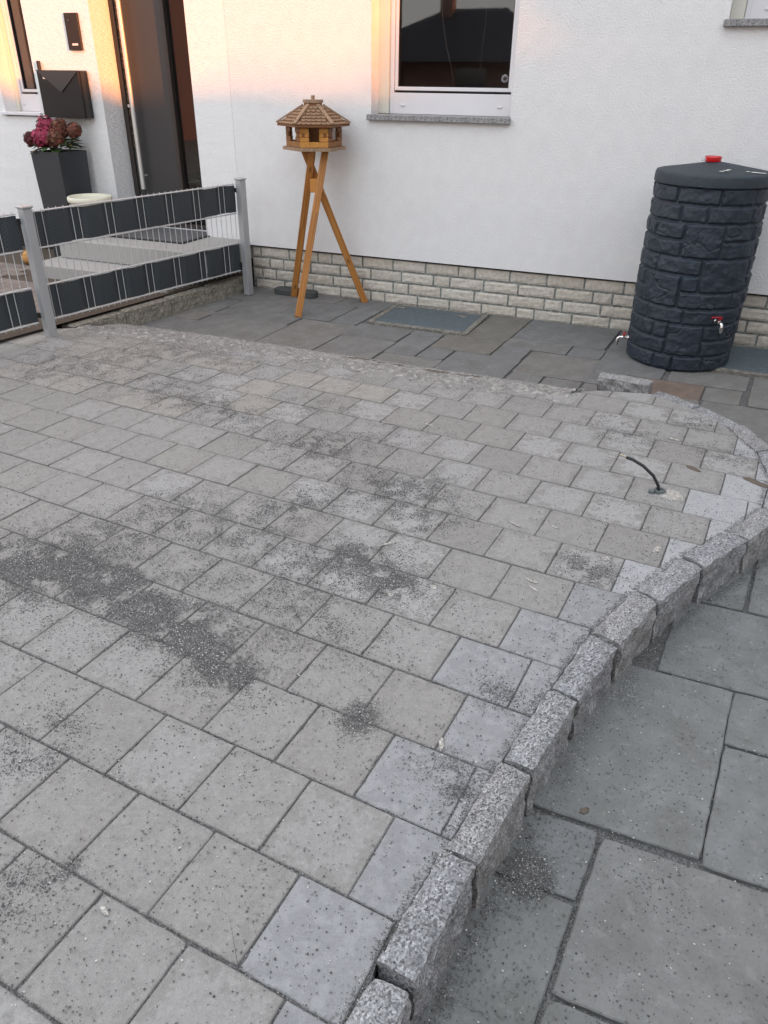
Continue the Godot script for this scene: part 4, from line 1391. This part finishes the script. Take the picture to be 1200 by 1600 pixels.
func build_barrel():
	var c = hw(1.898, 0.41, flag_y(0.41))
	var toward = atan2(0.956 - c.x, 0.350 - c.z)
	var b = base("rain_barrel", c)
	tag(b, "dark blue grey plastic rain barrel moulded like stonework against white wall", "rain barrel")
	var stones = barrel_stones()
	var H = 1.005
	var ch = H / 11.0
	var st = new_st()
	var rows = []
	var nu = 420
	var nv = 264
	for j in nv + 1:
		var y = H * j / nv
		var line = []
		var cc = clamp(int((H - y) / ch), 0, 10)
		var t = y / H
		var R = 0.303 + 0.008 * sin(t * PI)
		for i in nu:
			var th = -PI + TAU * i / nu
			var q = th + 0.012 * noise_b.get_noise_2d(sin(th) * 700 + y * 900, cos(th) * 700)
			var yw = y + 0.0045 * noise_b.get_noise_3d(sin(th) * 420, y * 420, cos(th) * 420)
			if q < stones[cc][0][0]: q += TAU
			var s = null
			for k in stones[cc]:
				if q >= k[0] and q < k[1]:
					s = k
					break
			var rr = R - 0.0125
			if s != null:
				var dx = min(q - s[0], s[1] - q) * R
				var ytop = H - s[2] * ch
				var ybot = H - (s[3] + 1) * ch
				var dy = min(ytop - yw, yw - ybot)
				# rounded corners of each cushion
				var px = max(0.014 - dx, 0.0)
				var py = max(0.014 - dy, 0.0)
				var dist = 0.014 - sqrt(px * px + py * py)
				var hgt = smoothstep(0.002, 0.013, dist)
				var n1 = noise_a.get_noise_3d(q * R * 300, y * 380, s[0] * 50 + s[2] * 31)
				var crease = abs(noise_b.get_noise_3d(q * R * 130 + s[0] * 77, y * 200, s[2] * 19.0))
				var cracked = 1.0 if fposmod(s[0] * 37.7 + s[2] * 5.3, 1.0) > 0.45 else 0.15
				var relief = 0.007 * n1 + 0.004 * (fposmod(s[0] * 91.3 + s[2] * 7.7, 1.0) - 0.5) + 0.0028 * noise_b.get_noise_3d(q * R * 900, y * 900, s[2] * 9.0) - 0.0045 * cracked * (1.0 - smoothstep(0.0, 0.05, crease))
				rr = R - 0.0125 + hgt * (0.0125 + relief)
			line.append(Vector3(sin(th + toward) * rr, y, cos(th + toward) * rr))
		rows.append(line)
	grid(st, rows, true, true)
	build(st, "barrel_body", M.barrel, b)
	st = new_st()
	var lrows = []
	var prof = [Vector2(0.286, 1.000), Vector2(0.309, 1.000), Vector2(0.315, 1.006), Vector2(0.313, 1.050), Vector2(0.308, 1.060), Vector2(0.300, 1.063), Vector2(0.20, 1.079), Vector2(0.10, 1.096), Vector2(0.03, 1.107), Vector2(0.0005, 1.108)]
	for p in prof:
		var line = []
		for i in 96:
			var th = TAU * i / 96.0
			var w = 1.0 + 0.006 * cos(th * 3.0 + 0.6) * (p.x / 0.3)
			line.append(Vector3(sin(th) * p.x * w, p.y + 0.002 * noise_a.get_noise_2d(sin(th) * p.x * 300, cos(th) * p.x * 300), cos(th) * p.x * w))
		lrows.append(line)
	grid(st, lrows, true, true)
	build(st, "lid", M.lid, b)
	# bird lime on the lid
	for q in [[0.075, 0.19, 0.020, 0.011], [0.085, 0.165, 0.013, 0.010], [0.055, 0.215, 0.016, 0.008], [0.215, 0.125, 0.034, 0.014], [0.25, 0.10, 0.018, 0.010], [0.18, 0.14, 0.014, 0.009]]:
		st = new_st()
		var r = Vector2(q[0], q[1]).length()
		var y = lerp(1.111, 1.063, clamp(r / 0.30, 0.0, 1.0)) + 0.0022
		blob(st, Vector3(q[0], y, q[1]), q[2], q[3], 0.0022, 0.6, q[0] * 10.0)
		build(st, "bird_lime", M.dropping, b)
	# taps
	var tap = func(th, y, out, called):
		var o = Vector3(sin(th), 0, cos(th))
		var t = base(called, Vector3(0, y, 0) + o * 0.300, th, b)
		t.scale = Vector3.ONE * 0.82
		var s = new_st()
		add_tube(s, [Vector3(0, 0, 0), Vector3(0, 0, 0.012), Vector3(0, 0, 0.0121), Vector3(0, 0, 0.022), Vector3(0, 0, 0.0221), Vector3(0, -0.001, 0.050), Vector3(0, -0.001, 0.0501), Vector3(0, -0.002, 0.068), Vector3(0, -0.010, 0.078), Vector3(0, -0.028, 0.082)], [0.017, 0.017, 0.011, 0.011, 0.014, 0.014, 0.0105, 0.0105, 0.011, 0.011], 14)
		build(s, "spout", M.chrome, t)
		s = new_st()
		add_tube(s, [Vector3(0, -0.028, 0.082), Vector3(0, -0.037, 0.082)], 0.0165, 14)
		add_tube(s, [Vector3(0, -0.037, 0.082), Vector3(0, -0.062, 0.082)], [0.011, 0.0095], 14)
		build(s, "hose_nozzle", M.chrome, t)
		s = new_st()
		add_tube(s, [Vector3(0, 0.010, 0.040), Vector3(0, 0.030, 0.040)], 0.006, 10)
		add_box(s, Vector3(-0.024 * out, 0.034, 0.036), Vector3(0.074, 0.009, 0.018), 0.003)
		add_box(s, Vector3(0.014 * out, 0.026, 0.038), Vector3(0.014, 0.02, 0.016), 0.003)
		build(s, "lever", M.red_plastic, t)
	tap.call(toward + 0.60, 0.305, 1.0, "tap")
	tap.call(toward - 1.42, 0.095, -1.0, "tap")
	# red holder on the lid
	var rg = base("red_holder", c + Vector3(-0.02, 1.106, 0.0), 0.35)
	rg.scale = Vector3.ONE * 0.78
	tag(rg, "small red translucent holder lying on the rain barrel lid", "holder")
	st = new_st()
	var dish = [Vector2(0.030, 0.0), Vector2(0.050, 0.0), Vector2(0.055, 0.004), Vector2(0.057, 0.030), Vector2(0.055, 0.036), Vector2(0.050, 0.036), Vector2(0.048, 0.008), Vector2(0.030, 0.006)]
	add_lathe(st, dish, Vector3.ZERO, 36)
	build(st, "red_ring", M.red_glass, rg)
	st = new_st()
	add_box(st, Vector3(-0.062, 0.016, 0.0), Vector3(0.026, 0.028, 0.03), 0.005)
	build(st, "clear_clip", M.clear_plastic, rg)
	st = new_st()
	add_lathe(st, [Vector2(0.0005, 0.0), Vector2(0.029, 0.0), Vector2(0.029, 0.020), Vector2(0.026, 0.024), Vector2(0.0005, 0.024)], Vector3.ZERO, 28)
	build(st, "core", M.red_plastic, rg)

# ------------------------------------------------------------------ covers, cable, dirt
func shaft_cover(a0, a1, b0, b1, label):
	var c = base("shaft_cover", hw((a0 + a1) / 2, (b0 + b1) / 2, flag_y((b0 + b1) / 2)), TURN)
	tag(c, label, "shaft cover", "shaft covers along the plinth")
	var w = a1 - a0
	var d = b1 - b0
	var st = new_st()
	var fr = 0.04
	for q in [[-w / 2, -w / 2 + fr, -d / 2, d / 2], [w / 2 - fr, w / 2, -d / 2, d / 2], [-w / 2 + fr, w / 2 - fr, -d / 2, -d / 2 + fr], [-w / 2 + fr, w / 2 - fr, d / 2 - fr, d / 2]]:
		add_range(st, Vector3(q[0], -0.05, q[2]), Vector3(q[1], 0.010, q[3]), 0.002)
	build(st, "frame", M.cover_frame, c)
	range_box("plate", Vector3(-w / 2 + fr + 0.002, -0.04, -d / 2 + fr + 0.002), Vector3(w / 2 - fr - 0.002, 0.008, d / 2 - fr - 0.002), M.cover, c, 0.002)
	for q in [[-0.27, -0.17], [0.20, -0.13]]:
		st = new_st()
		add_range(st, Vector3(q[0] * w / 0.7 - 0.035, 0.0085, q[1] - 0.02), Vector3(q[0] * w / 0.7 + 0.035, 0.0125, q[1] + 0.02), 0.001)
		build(st, "lifting_lug", M.cover_frame, c)

func build_small():
	shaft_cover(-0.155, 0.575, 0.005, 0.548, "blue grey shaft cover plate set in flagstones beside feeder leg")
	shaft_cover(1.90, 2.62, 0.005, 0.60, "blue grey cover plate between rain barrel and brick plinth")
	var cab = base("cable_stub", Vector3(0.735, 0.0, -2.43))
	tag(cab, "black cable stub with bare end sticking out of the paving", "cable")
	var st = new_st()
	add_tube(st, [Vector3(0, -0.02, 0), Vector3(-0.010, 0.025, -0.004), Vector3(-0.036, 0.058, -0.012), Vector3(-0.080, 0.088, -0.016), Vector3(-0.125, 0.100, -0.028), Vector3(-0.150, 0.101, -0.034)], 0.0062, 12)
	build(st, "sheath", M.cable, cab)
	st = new_st()
	for k in 3: add_tube(st, [Vector3(-0.149, 0.101 + 0.002 * (k - 1), -0.034), Vector3(-0.162, 0.102 + 0.003 * (k - 1), -0.037 + 0.004 * (k - 1)), Vector3(-0.177, 0.103 + 0.004 * (k - 1), -0.040 + 0.005 * (k - 1))], 0.0025, 6)
	build(st, "bare_wire", M.copper, cab)
	st = new_st()
	add_lathe(st, [Vector2(0.012, -0.02), Vector2(0.022, -0.02), Vector2(0.022, 0.012), Vector2(0.019, 0.014), Vector2(0.013, 0.012), Vector2(0.012, -0.01)], Vector3.ZERO, 18)
	build(st, "conduit", M.conduit, cab)
	st = new_st()
	add_box(st, Vector3(-0.028, 0.008, 0.022), Vector3(0.022, 0.014, 0.018), 0.003)
	build(st, "conduit_chip", M.conduit, cab)
	var lf = new_st()
	var lrows = []
	for j in 7:
		var t = j / 6.0
		var w = 0.014 * sin(PI * clamp(t * 0.92 + 0.04, 0.0, 1.0)) * (1.0 + 0.3 * sin(j * 4.0))
		lrows.append([Vector3(t * 0.045, 0.004 + 0.006 * t, -w), Vector3(t * 0.045, 0.001 + 0.002 * sin(t * 3.0), 0.0), Vector3(t * 0.045, 0.005 - 0.002 * t, w)])
	grid(lf, lrows, false)
	var lo_ = build(lf, "dry_leaf", M.mud, self, hw(1.955, 4.035, flag_y(4.035) + 0.002))
	lo_.rotation.y = 0.8
	lo_.scale = Vector3.ONE * 0.6
	tag(lo_, "small dry brown leaf lying on the lower flagstones", "leaf")
	var low = func(_q): return 0.0018
	for q in [[Vector3(0.775, 0, -2.425), 0.05, 0.04, "pale mortar splash on the pavers around the cable stub", M.lime, "mortar_splash", 1.0], [Vector3(0.823, 0, -2.708), 0.034, 0.016, "brown mud spot on a paver behind the cable stub", M.mud, "mud_spot", 2.0], [Vector3(1.06, 0, -2.70), 0.055, 0.018, "long brown mud smear on the pale paver by the kerb", M.mud, "mud_spot", 3.0]]:
		st = new_st()
		blob(st, q[0], q[1], q[2], 0.0035, 0.5, q[6], low)
		tag(build(st, q[5], q[4], self), q[3], q[5].replace("_", " "))

# ------------------------------------------------------------------ loose chippings
func surface_y(x, z):
	var ab = to_ab(x, z)
	if Geometry2D.is_point_in_polygon(Vector2(x, z), outline_):
		if ab.y < 2.1 and ab.x > -1.62 and ab.x < 1.46 and ab.y < back_b(ab.x) + 0.15: return max(0.0012, bank_y(ab.x, ab.y) + 0.0006)
		return 0.0012
	for s in KERB:
		if Geometry2D.is_point_in_polygon(Vector2(x, z), PackedVector2Array([s[0], s[1], s[3], s[2]])): return s[4] + 0.001
	if ab.y > 1.24 and ab.y < 1.9 and ab.x < 1.6 and ab.x > -1.6: return bank_y(ab.x, ab.y) + 0.001
	return flag_y(ab.y) + 0.001

var outline_: PackedVector2Array

func build_gravel():
	outline_ = patio_outline()
	var pts = []   # [x, z, size]
	var patch = func(x, z, sx, sz, n, clump):
		for i in n:
			var px = x + rng.randfn() * sx
			var pz = z + rng.randfn() * sz
			if clump > 0.0 and rng.randf() > clamp(1.0 - clump + clump * (0.5 + 1.3 * noise_a.get_noise_2d(px * 300, pz * 300) + 0.35 * noise_a.get_noise_2d(px * 1500, pz * 1500)), 0.03, 1.0): continue
			pts.append([px, pz, 0.62 * exp(rng.randfn() * 0.42)])
	# thick drifts
	var line = [[-1.03, -0.90, 0.075], [-0.93, -0.95, 0.08], [-0.80, -0.97, 0.08], [-0.69, -0.98, 0.07], [-0.56, -0.955, 0.05], [-0.44, -0.915, 0.042], [-0.33, -0.90, 0.042], [-0.24, -0.875, 0.042], [-0.15, -0.845, 0.035], [-0.08, -0.82, 0.028], [-1.15, -0.85, 0.08]]
	for q in line:
		patch.call(q[0], q[1], q[2], q[2] * 0.8, int(15000 * q[2] / 0.07), 0.85)
		patch.call(q[0], q[1], q[2] * 2.4, q[2] * 2.0, int(5500 * q[2] / 0.07), 0.9)
	for q in [[-0.09, -1.47, 0.05], [-0.01, -1.44, 0.05], [0.06, -1.41, 0.045], [0.10, -1.39, 0.04]]: patch.call(q[0], q[1], q[2], q[2] * 0.8, 6500, 0.85)
	for i in 3: patch.call(0.0, -1.43, 0.16, 0.11, 4000, 0.9)
	patch.call(0.286, -0.842, 0.026, 0.03, 3000, 0.6)
	# thinner drifts
	for q in [[-0.857, -1.242, 0.06], [-0.83, -1.40, 0.07], [-0.75, -1.50, 0.07], [-0.476, -1.63, 0.05], [-0.466, -1.453, 0.08], [-0.55, -1.333, 0.08], [-0.713, -2.175, 0.07], [-0.605, -2.159, 0.06], [-0.65, -2.08, 0.09], [-0.214, -1.941, 0.05], [-0.093, -1.919, 0.06], [0.052, -1.887, 0.05], [0.009, -1.759, 0.06], [-0.25, -2.012, 0.07], [-0.33, -1.847, 0.07], [-1.583, -2.307, 0.07], [-1.417, -2.301, 0.07], [-1.258, -2.295, 0.07], [-1.06, -2.22, 0.07], [-2.293, -2.404, 0.08], [-2.198, -2.642, 0.09], [-2.42, -2.216, 0.07], [-1.961, -2.907, 0.10], [-2.539, -2.452, 0.09], [0.60, -1.79, 0.035], [0.64, -1.755, 0.035], [0.564, -1.086, 0.03], [-0.427, -1.681, 0.05], [-0.068, -0.126, 0.03], [-0.024, -0.211, 0.014], [-0.334, -0.46, 0.03], [-0.339, -0.379, 0.03], [0.57, -0.796, 0.03], [0.60, -0.75, 0.03], [-2.16, -2.863, 0.09], [-1.6, -2.85, 0.12], [-1.75, -2.5, 0.10], [-1.95, -2.3, 0.09], [-0.05, -2.05, 0.06], [-0.95, -1.12, 0.07], [-0.35, -1.05, 0.09], [-0.15, -1.15, 0.08], [0.02, -1.08, 0.07], [-0.2, -1.35, 0.08], [0.75, -3.22, 0.05], [0.92, -2.9, 0.06], [0.5, -2.95, 0.08], [-0.45, -2.35, 0.09], [-0.9, -2.55, 0.09]]:
		patch.call(q[0], q[1], q[2] * 1.5, q[2] * 1.2, int(4200 * q[2] / 0.06), 0.95)
	# the bank by the flagstones
	for i in 26000:
		var a = rng.randf_range(-1.65, 1.50)
		var b = back_b(a) + rng.randf_range(-0.42, 0.22)
		if noise_a.get_noise_2d(a * 160, b * 330) < rng.randf_range(-0.35, 0.45): continue
		var p = hw(a, b)
		pts.append([p.x, p.z, rng.randf_range(0.6, 1.25)])
	# pale mortar crumbs swept along the same edge
	for i in 62000:
		var a = rng.randf_range(-1.65, 1.50)
		var b = back_b(a) + rng.randfn() * 0.19 - 0.08
		if noise_b.get_noise_2d(a * 90, b * 420) < rng.randf_range(-0.3, 0.5): continue
		var p = hw(a, b)
		pts.append([p.x, p.z, 0.75 * exp(rng.randfn() * 0.6), 1])
	# thin scatter over everything
	for i in 90000:
		var x = rng.randf_range(-3.0, 1.1)
		var z = rng.randf_range(-3.2, 0.25)
		if noise_a.get_noise_2d(x * 120, z * 120) < rng.randf_range(-0.9, 0.35): continue
		pts.append([x, z, (0.62 if z < -1.4 else 0.8) * exp(rng.randfn() * 0.45)])
	for i in 15000:
		var p = hw(rng.randf_range(1.75, 2.7), rng.randf_range(2.6, 4.9))
		if noise_a.get_noise_2d(p.x * 150, p.z * 150) < rng.randf_range(-0.8, 0.7): continue
		pts.append([p.x, p.z, 0.85 * exp(rng.randfn() * 0.45)])
	# grit in the joints and along the kerb
	for r in range(-1, 16):
		for i in 1500 if r < 9 else 700:
			pts.append([rng.randf_range(-2.4, 1.0) if r > 5 else rng.randf_range(-1.2, 0.8), -r * COURSE + rng.randfn() * 0.0022, 0.6])
	for k in KERB.size() - 3:
		var s = KERB[k]
		for i in 420:
			var t = rng.randf()
			var p = s[0].lerp(s[2], t) + Vector2(-0.012, 0.0) + Vector2(rng.randfn() * 0.007, 0)
			pts.append([p.x, p.y, rng.randf_range(0.5, 1.0)])
		for i in 520:
			var t = rng.randf()
			var p = s[1].lerp(s[3], t) + Vector2(0.012 + abs(rng.randfn()) * 0.018, 0.0)
			pts.append([p.x, p.y, rng.randf_range(0.5, 1.1)])
		for i in (170 if k < 5 else 60):
			var t = rng.randf()
			var p = s[0].lerp(s[2], t).lerp(s[1].lerp(s[3], t), abs(rng.randfn()) * 0.25)
			pts.append([p.x, p.y, rng.randf_range(0.4, 0.9)])
	patch.call(0.775, -0.735, 0.024, 0.028, 5200, 0.0)
	patch.call(0.85, -1.40, 0.024, 0.035, 1100, 0.1)
	patch.call(0.775, -1.06, 0.02, 0.06, 700, 0.3)
	var st = new_st()
	var v = [Vector3(1, 0.1, 0), Vector3(-0.9, 0, 0.15), Vector3(0.1, 0.62, 0.1), Vector3(0, -0.4, 0), Vector3(0.2, 0.05, 0.85), Vector3(-0.1, 0.1, -0.8)]
	for q in [[0, 4, 2], [4, 1, 2], [1, 5, 2], [5, 0, 2], [0, 4, 3], [4, 1, 3], [1, 5, 3], [5, 0, 3]]:
		face(st, [v[q[0]], v[q[1]], v[q[2]]], v[q[0]] + v[q[1]] + v[q[2]])
	var mm = MultiMesh.new()
	mm.transform_format = MultiMesh.TRANSFORM_3D
	mm.use_colors = true
	mm.mesh = st.commit()
	var keep = []
	for p in pts:
		if p[0] < -2.92 and p[1] > -3.2: continue
		var q = seen_at(Vector3(p[0], 0, p[1]))
		if q.x < -150 or q.x > 900 or q.y > 1160: continue
		keep.append(p)
	mm.instance_count = keep.size()
	for i in keep.size():
		var p = keep[i]
		var s = 0.0020 * min(p[2], 1.6)
		var bs = Basis(Vector3(rng.randfn(), rng.randfn(), rng.randfn()).normalized(), rng.randf() * 0.7) * Basis(Vector3.UP, rng.randf() * TAU)
		bs = bs.scaled(Vector3(s, s * rng.randf_range(0.7, 1.1), s * rng.randf_range(0.8, 1.1)))
		mm.set_instance_transform(i, Transform3D(bs, Vector3(p[0], surface_y(p[0], p[1]) + s * 0.35, p[1])))
		var t = rng.randf()
		var c = rng.randf_range(0.055, 0.17)
		if p.size() > 3: c = rng.randf_range(0.28, 0.5)
		elif t > 0.93: c = rng.randf_range(0.35, 0.62)
		elif t > 0.80: c = rng.randf_range(0.15, 0.28)
		mm.set_instance_color(i, Color(c * 1.03, c, c * 0.96))
	var o = MultiMeshInstance3D.new()
	o.multimesh = mm
	o.material_override = M.chip
	put(o, "gravel")
	tag(o, "loose dark chippings drifted over the grey pavers and kerb", "gravel", "", "stuff")

# ------------------------------------------------------------------ beyond the yard: what shades it and what the panes mirror
func build_around():
	var st = new_st()
	var pts = []
	for q in [[-1, -1], [1, -1], [1, 1], [-1, 1]]: pts.append(Vector3(q[0] * 300.0, -0.22, q[1] * 300.0))
	face(st, pts, Vector3.UP)
	tag(build(st, "ground", M.ground, self), "", "", "", "structure")
	# long low building opposite, to the sun side
	var ga = base("garage_row", hw(12.0, 12.0, -0.22), TURN)
	tag(ga, "long low white garage block across the street behind the viewer", "garage")
	range_box("wall", Vector3(-6.2, 0, -2.4), Vector3(7.2, 3.72, 2.4), M.far_white, ga, 0.0)
	range_box("roof", Vector3(-6.4, 3.721, -2.6), Vector3(7.4, 3.98, 2.6), M.far_roof, ga, 0.01)
	for i in 4: range_box("garage_door", Vector3(-5.6 + i * 3.0, 0.02, -2.44), Vector3(-3.2 + i * 3.0, 2.2, -2.401), M.galv, ga, 0.01)
	# [a, b, label, half width, half height, half depth, crown level, leaves]
	for q in [[24.6, 10.2, "broad leafy tree beside the garage block behind the viewer", 3.0, 3.8, 2.7, 3.9, 26000], [30.1, 16.5, "smaller round tree beyond the garage block behind the viewer", 1.5, 1.7, 1.5, 4.2, 6000]]:
		var tr = base("street_tree", hw(q[0], q[1], -0.22))
		tag(tr, q[2], "tree", "trees across the street")
		st = new_st()
		add_tube(st, [Vector3(0, 0, 0), Vector3(0.1, 1.4, 0), Vector3(0.0, 3.0, 0.1), Vector3(0.15, 5.0, 0)], [0.28, 0.22, 0.18, 0.08], 12)
		for i in 8:
			var t = TAU * i / 8.0
			var w = q[3] / 3.0
			add_tube(st, [Vector3(0, 1.4 + 0.25 * i, 0), Vector3(cos(t) * 1.1 * w, 2.2 + 0.3 * i, sin(t) * 1.1 * w), Vector3(cos(t) * 2.2 * w, 2.9 + 0.32 * i, sin(t) * 2.0 * w)], [0.09, 0.06, 0.02], 7)
		build(st, "trunk", M.bark, tr)
		st = new_st()
		for i in q[7]:
			var v = Vector3(rng.randfn(), rng.randfn(), rng.randfn()).normalized()
			var r = pow(rng.randf(), 0.4)
			var p = Vector3(v.x * q[3] * r, q[6] + v.y * q[4] * r, v.z * q[5] * r)
			if noise_a.get_noise_3d(p.x * 28, p.y * 28, p.z * 28) < -0.45 + 0.28 * r * r: continue
			if p.y < 0.4: continue
			var dir = Vector3(rng.randfn(), rng.randfn() * 0.6, rng.randfn()).normalized()
			var sd = dir.cross(Vector3(rng.randfn(), 1, rng.randfn())).normalized()
			face(st, [p, p + dir * 0.10 + sd * 0.07, p + dir * 0.22, p + dir * 0.10 - sd * 0.07], Vector3.UP)
		build(st, "crown", M.tree_leaf, tr)
	# houses that close the yard off on the open side and behind the viewer
	for q in [[8.2, 16.0, -3.0, 3.3, 6.2, "tall brown brick house standing beside the yard past the barrel"], [1.6, 9.4, 8.6, 12.0, 5.4, "brown brick house standing behind the viewer across the path"]]:
		var nh = base("neighbour_house", hw(0, 0, -0.22), TURN)
		tag(nh, q[5], "house")
		range_box("wall", Vector3(q[0], 0, q[2]), Vector3(q[1], q[4], q[3]), M.far_brick, nh, 0.0)
		range_box("roof", Vector3(q[0] - 0.3, q[4] + 0.001, q[2] - 0.3), Vector3(q[1] + 0.3, q[4] + 0.35, q[3] + 0.3), M.far_roof, nh, 0.05)
		for k in 2: range_box("window", Vector3(q[0] + 1.2 + k * 3.2, 3.2, q[2] - 0.04), Vector3(q[0] + 2.6 + k * 3.2, 4.5, q[2] - 0.002), M.dark_glass, nh, 0.0)
	# bungalow mirrored in the window
	var bu = base("bungalow", hw(-9.0, 26.0, -0.22), TURN)
	tag(bu, "dark roofed brick bungalow mirrored in the window pane", "house")
	range_box("wall", Vector3(-4.2, 0, 0), Vector3(3.4, 2.3, 6.0), M.far_brick, bu, 0.0)
	st = new_st()
	var e = [Vector3(-4.8, 2.2, -0.6), Vector3(4.0, 2.2, -0.6), Vector3(4.0, 2.2, 6.6), Vector3(-4.8, 2.2, 6.6)]
	var r0 = Vector3(-0.9, 4.1, 3.0)
	var r1 = Vector3(1.6, 4.1, 3.0)
	face(st, [e[0], e[1], r1, r0], Vector3(0, 1, -1))
	face(st, [e[2], e[3], r0, r1], Vector3(0, 1, 1))
	face(st, [e[1], e[2], r1], Vector3(1, 1, 0))
	face(st, [e[3], e[0], r0], Vector3(-1, 1, 0))
	face(st, e, Vector3.DOWN)
	build(st, "roof", M.far_roof, bu)
	range_box("chimney", Vector3(-1.0, 3.4, 2.4), Vector3(-0.5, 4.55, 2.9), M.far_brick, bu, 0.02)
	range_box("annex", Vector3(3.401, 0, -1.5), Vector3(6.4, 2.6, 3.0), M.far_brick, bu, 0.02)
	for x in [-2.8, 0.6]: range_box("window", Vector3(x, 0.9, -0.03), Vector3(x + 1.2, 2.0, -0.002), M.dark_glass, bu, 0.0)
	var bh = base("brick_house", hw(-17.0, 17.0, -0.22), TURN + 0.4)
	tag(bh, "two storey red brick house mirrored in the door side light", "house")
	range_box("wall", Vector3(-5, 0, -4), Vector3(5, 5.6, 4), M.far_brick, bh, 0.0)
	st = new_st()
	var q0 = [Vector3(-5.4, 5.5, -4.5), Vector3(5.4, 5.5, -4.5), Vector3(5.4, 8.2, 0), Vector3(-5.4, 8.2, 0)]
	var q1 = [Vector3(-5.4, 5.5, 4.5), Vector3(5.4, 5.5, 4.5), Vector3(5.4, 8.2, 0), Vector3(-5.4, 8.2, 0)]
	face(st, q0, Vector3(0, 1, -1))
	face(st, q1, Vector3(0, 1, 1))
	face(st, [q0[0], q1[0], q0[3]], Vector3.LEFT)
	face(st, [q0[1], q1[1], q0[2]], Vector3.RIGHT)
	build(st, "roof", M.far_roof, bh)
	for y in [0.9, 3.4]:
		for x in [-3.6, -0.6, 2.4]: range_box("window", Vector3(x, y, -4.04), Vector3(x + 1.2, y + 1.3, -4.002), M.dark_glass, bh, 0.0)

# ------------------------------------------------------------------
func _ready():
	rng.seed = 20240611
	noise_a.seed = 3
	noise_a.frequency = 0.03
	noise_a.fractal_octaves = 3
	noise_b.seed = 9
	noise_b.frequency = 0.02
	noise_b.fractal_octaves = 4
	# camera
	cam = Camera3D.new()
	cam.name = "camera"
	cam.fov = 68.37
	cam.near = 0.05
	cam.far = 900.0
	cam.transform = Transform3D(Basis(Vector3(0.8881, 0.0106, -0.4596), Vector3(-0.2369, 0.8673, -0.4377), Vector3(0.394, 0.4976, 0.7727)).orthonormalized(), Vector3(0.9557, 1.3758, 0.3504))
	add_child(cam)
	# sky, exposure
	var we = WorldEnvironment.new()
	we.name = "world"
	var env = Environment.new()
	env.background_mode = Environment.BG_SKY
	var sm = ProceduralSkyMaterial.new()
	sm.sky_top_color = Color(0.81, 0.835, 0.872)
	sm.sky_horizon_color = Color(0.945, 0.927, 0.898)
	sm.sky_curve = 0.18
	sm.ground_bottom_color = Color(0.35, 0.34, 0.33)
	sm.ground_horizon_color = Color(0.75, 0.72, 0.70)
	sm.sun_angle_max = 1.0
	var sky = Sky.new()
	sky.sky_material = sm
	env.sky = sky
	env.background_energy_multiplier = 1.0
	env.tonemap_mode = Environment.TONE_MAPPER_LINEAR
	env.tonemap_exposure = 2.75
	env.sdfgi_enabled = true
	env.ssao_enabled = true
	env.ssil_enabled = true
	we.environment = env
	add_child(we)
	# low evening sun from the right, behind the viewer
	var sun = DirectionalLight3D.new()
	sun.name = "sun"
	var to_sun = Vector3(sin(deg_to_rad(62.0) + TURN), tan(deg_to_rad(7.0)), cos(deg_to_rad(62.0) + TURN)).normalized()
	sun.transform = Transform3D(Basis.looking_at(-to_sun, Vector3.UP), Vector3(0, 6, 0))
	sun.light_color = Color(1.0, 0.59, 0.24)
	sun.light_energy = 0.85
	sun.light_angular_distance = 0.6
	sun.shadow_enabled = true
	add_child(sun)

	make_materials()
	build_around()
	build_patio()
	build_kerb()
	build_flags()
	build_bank()
	build_entrance()
	build_house()
	build_fence()
	build_feeder()
	build_barrel()
	build_planter()
	build_small()
	build_gravel()
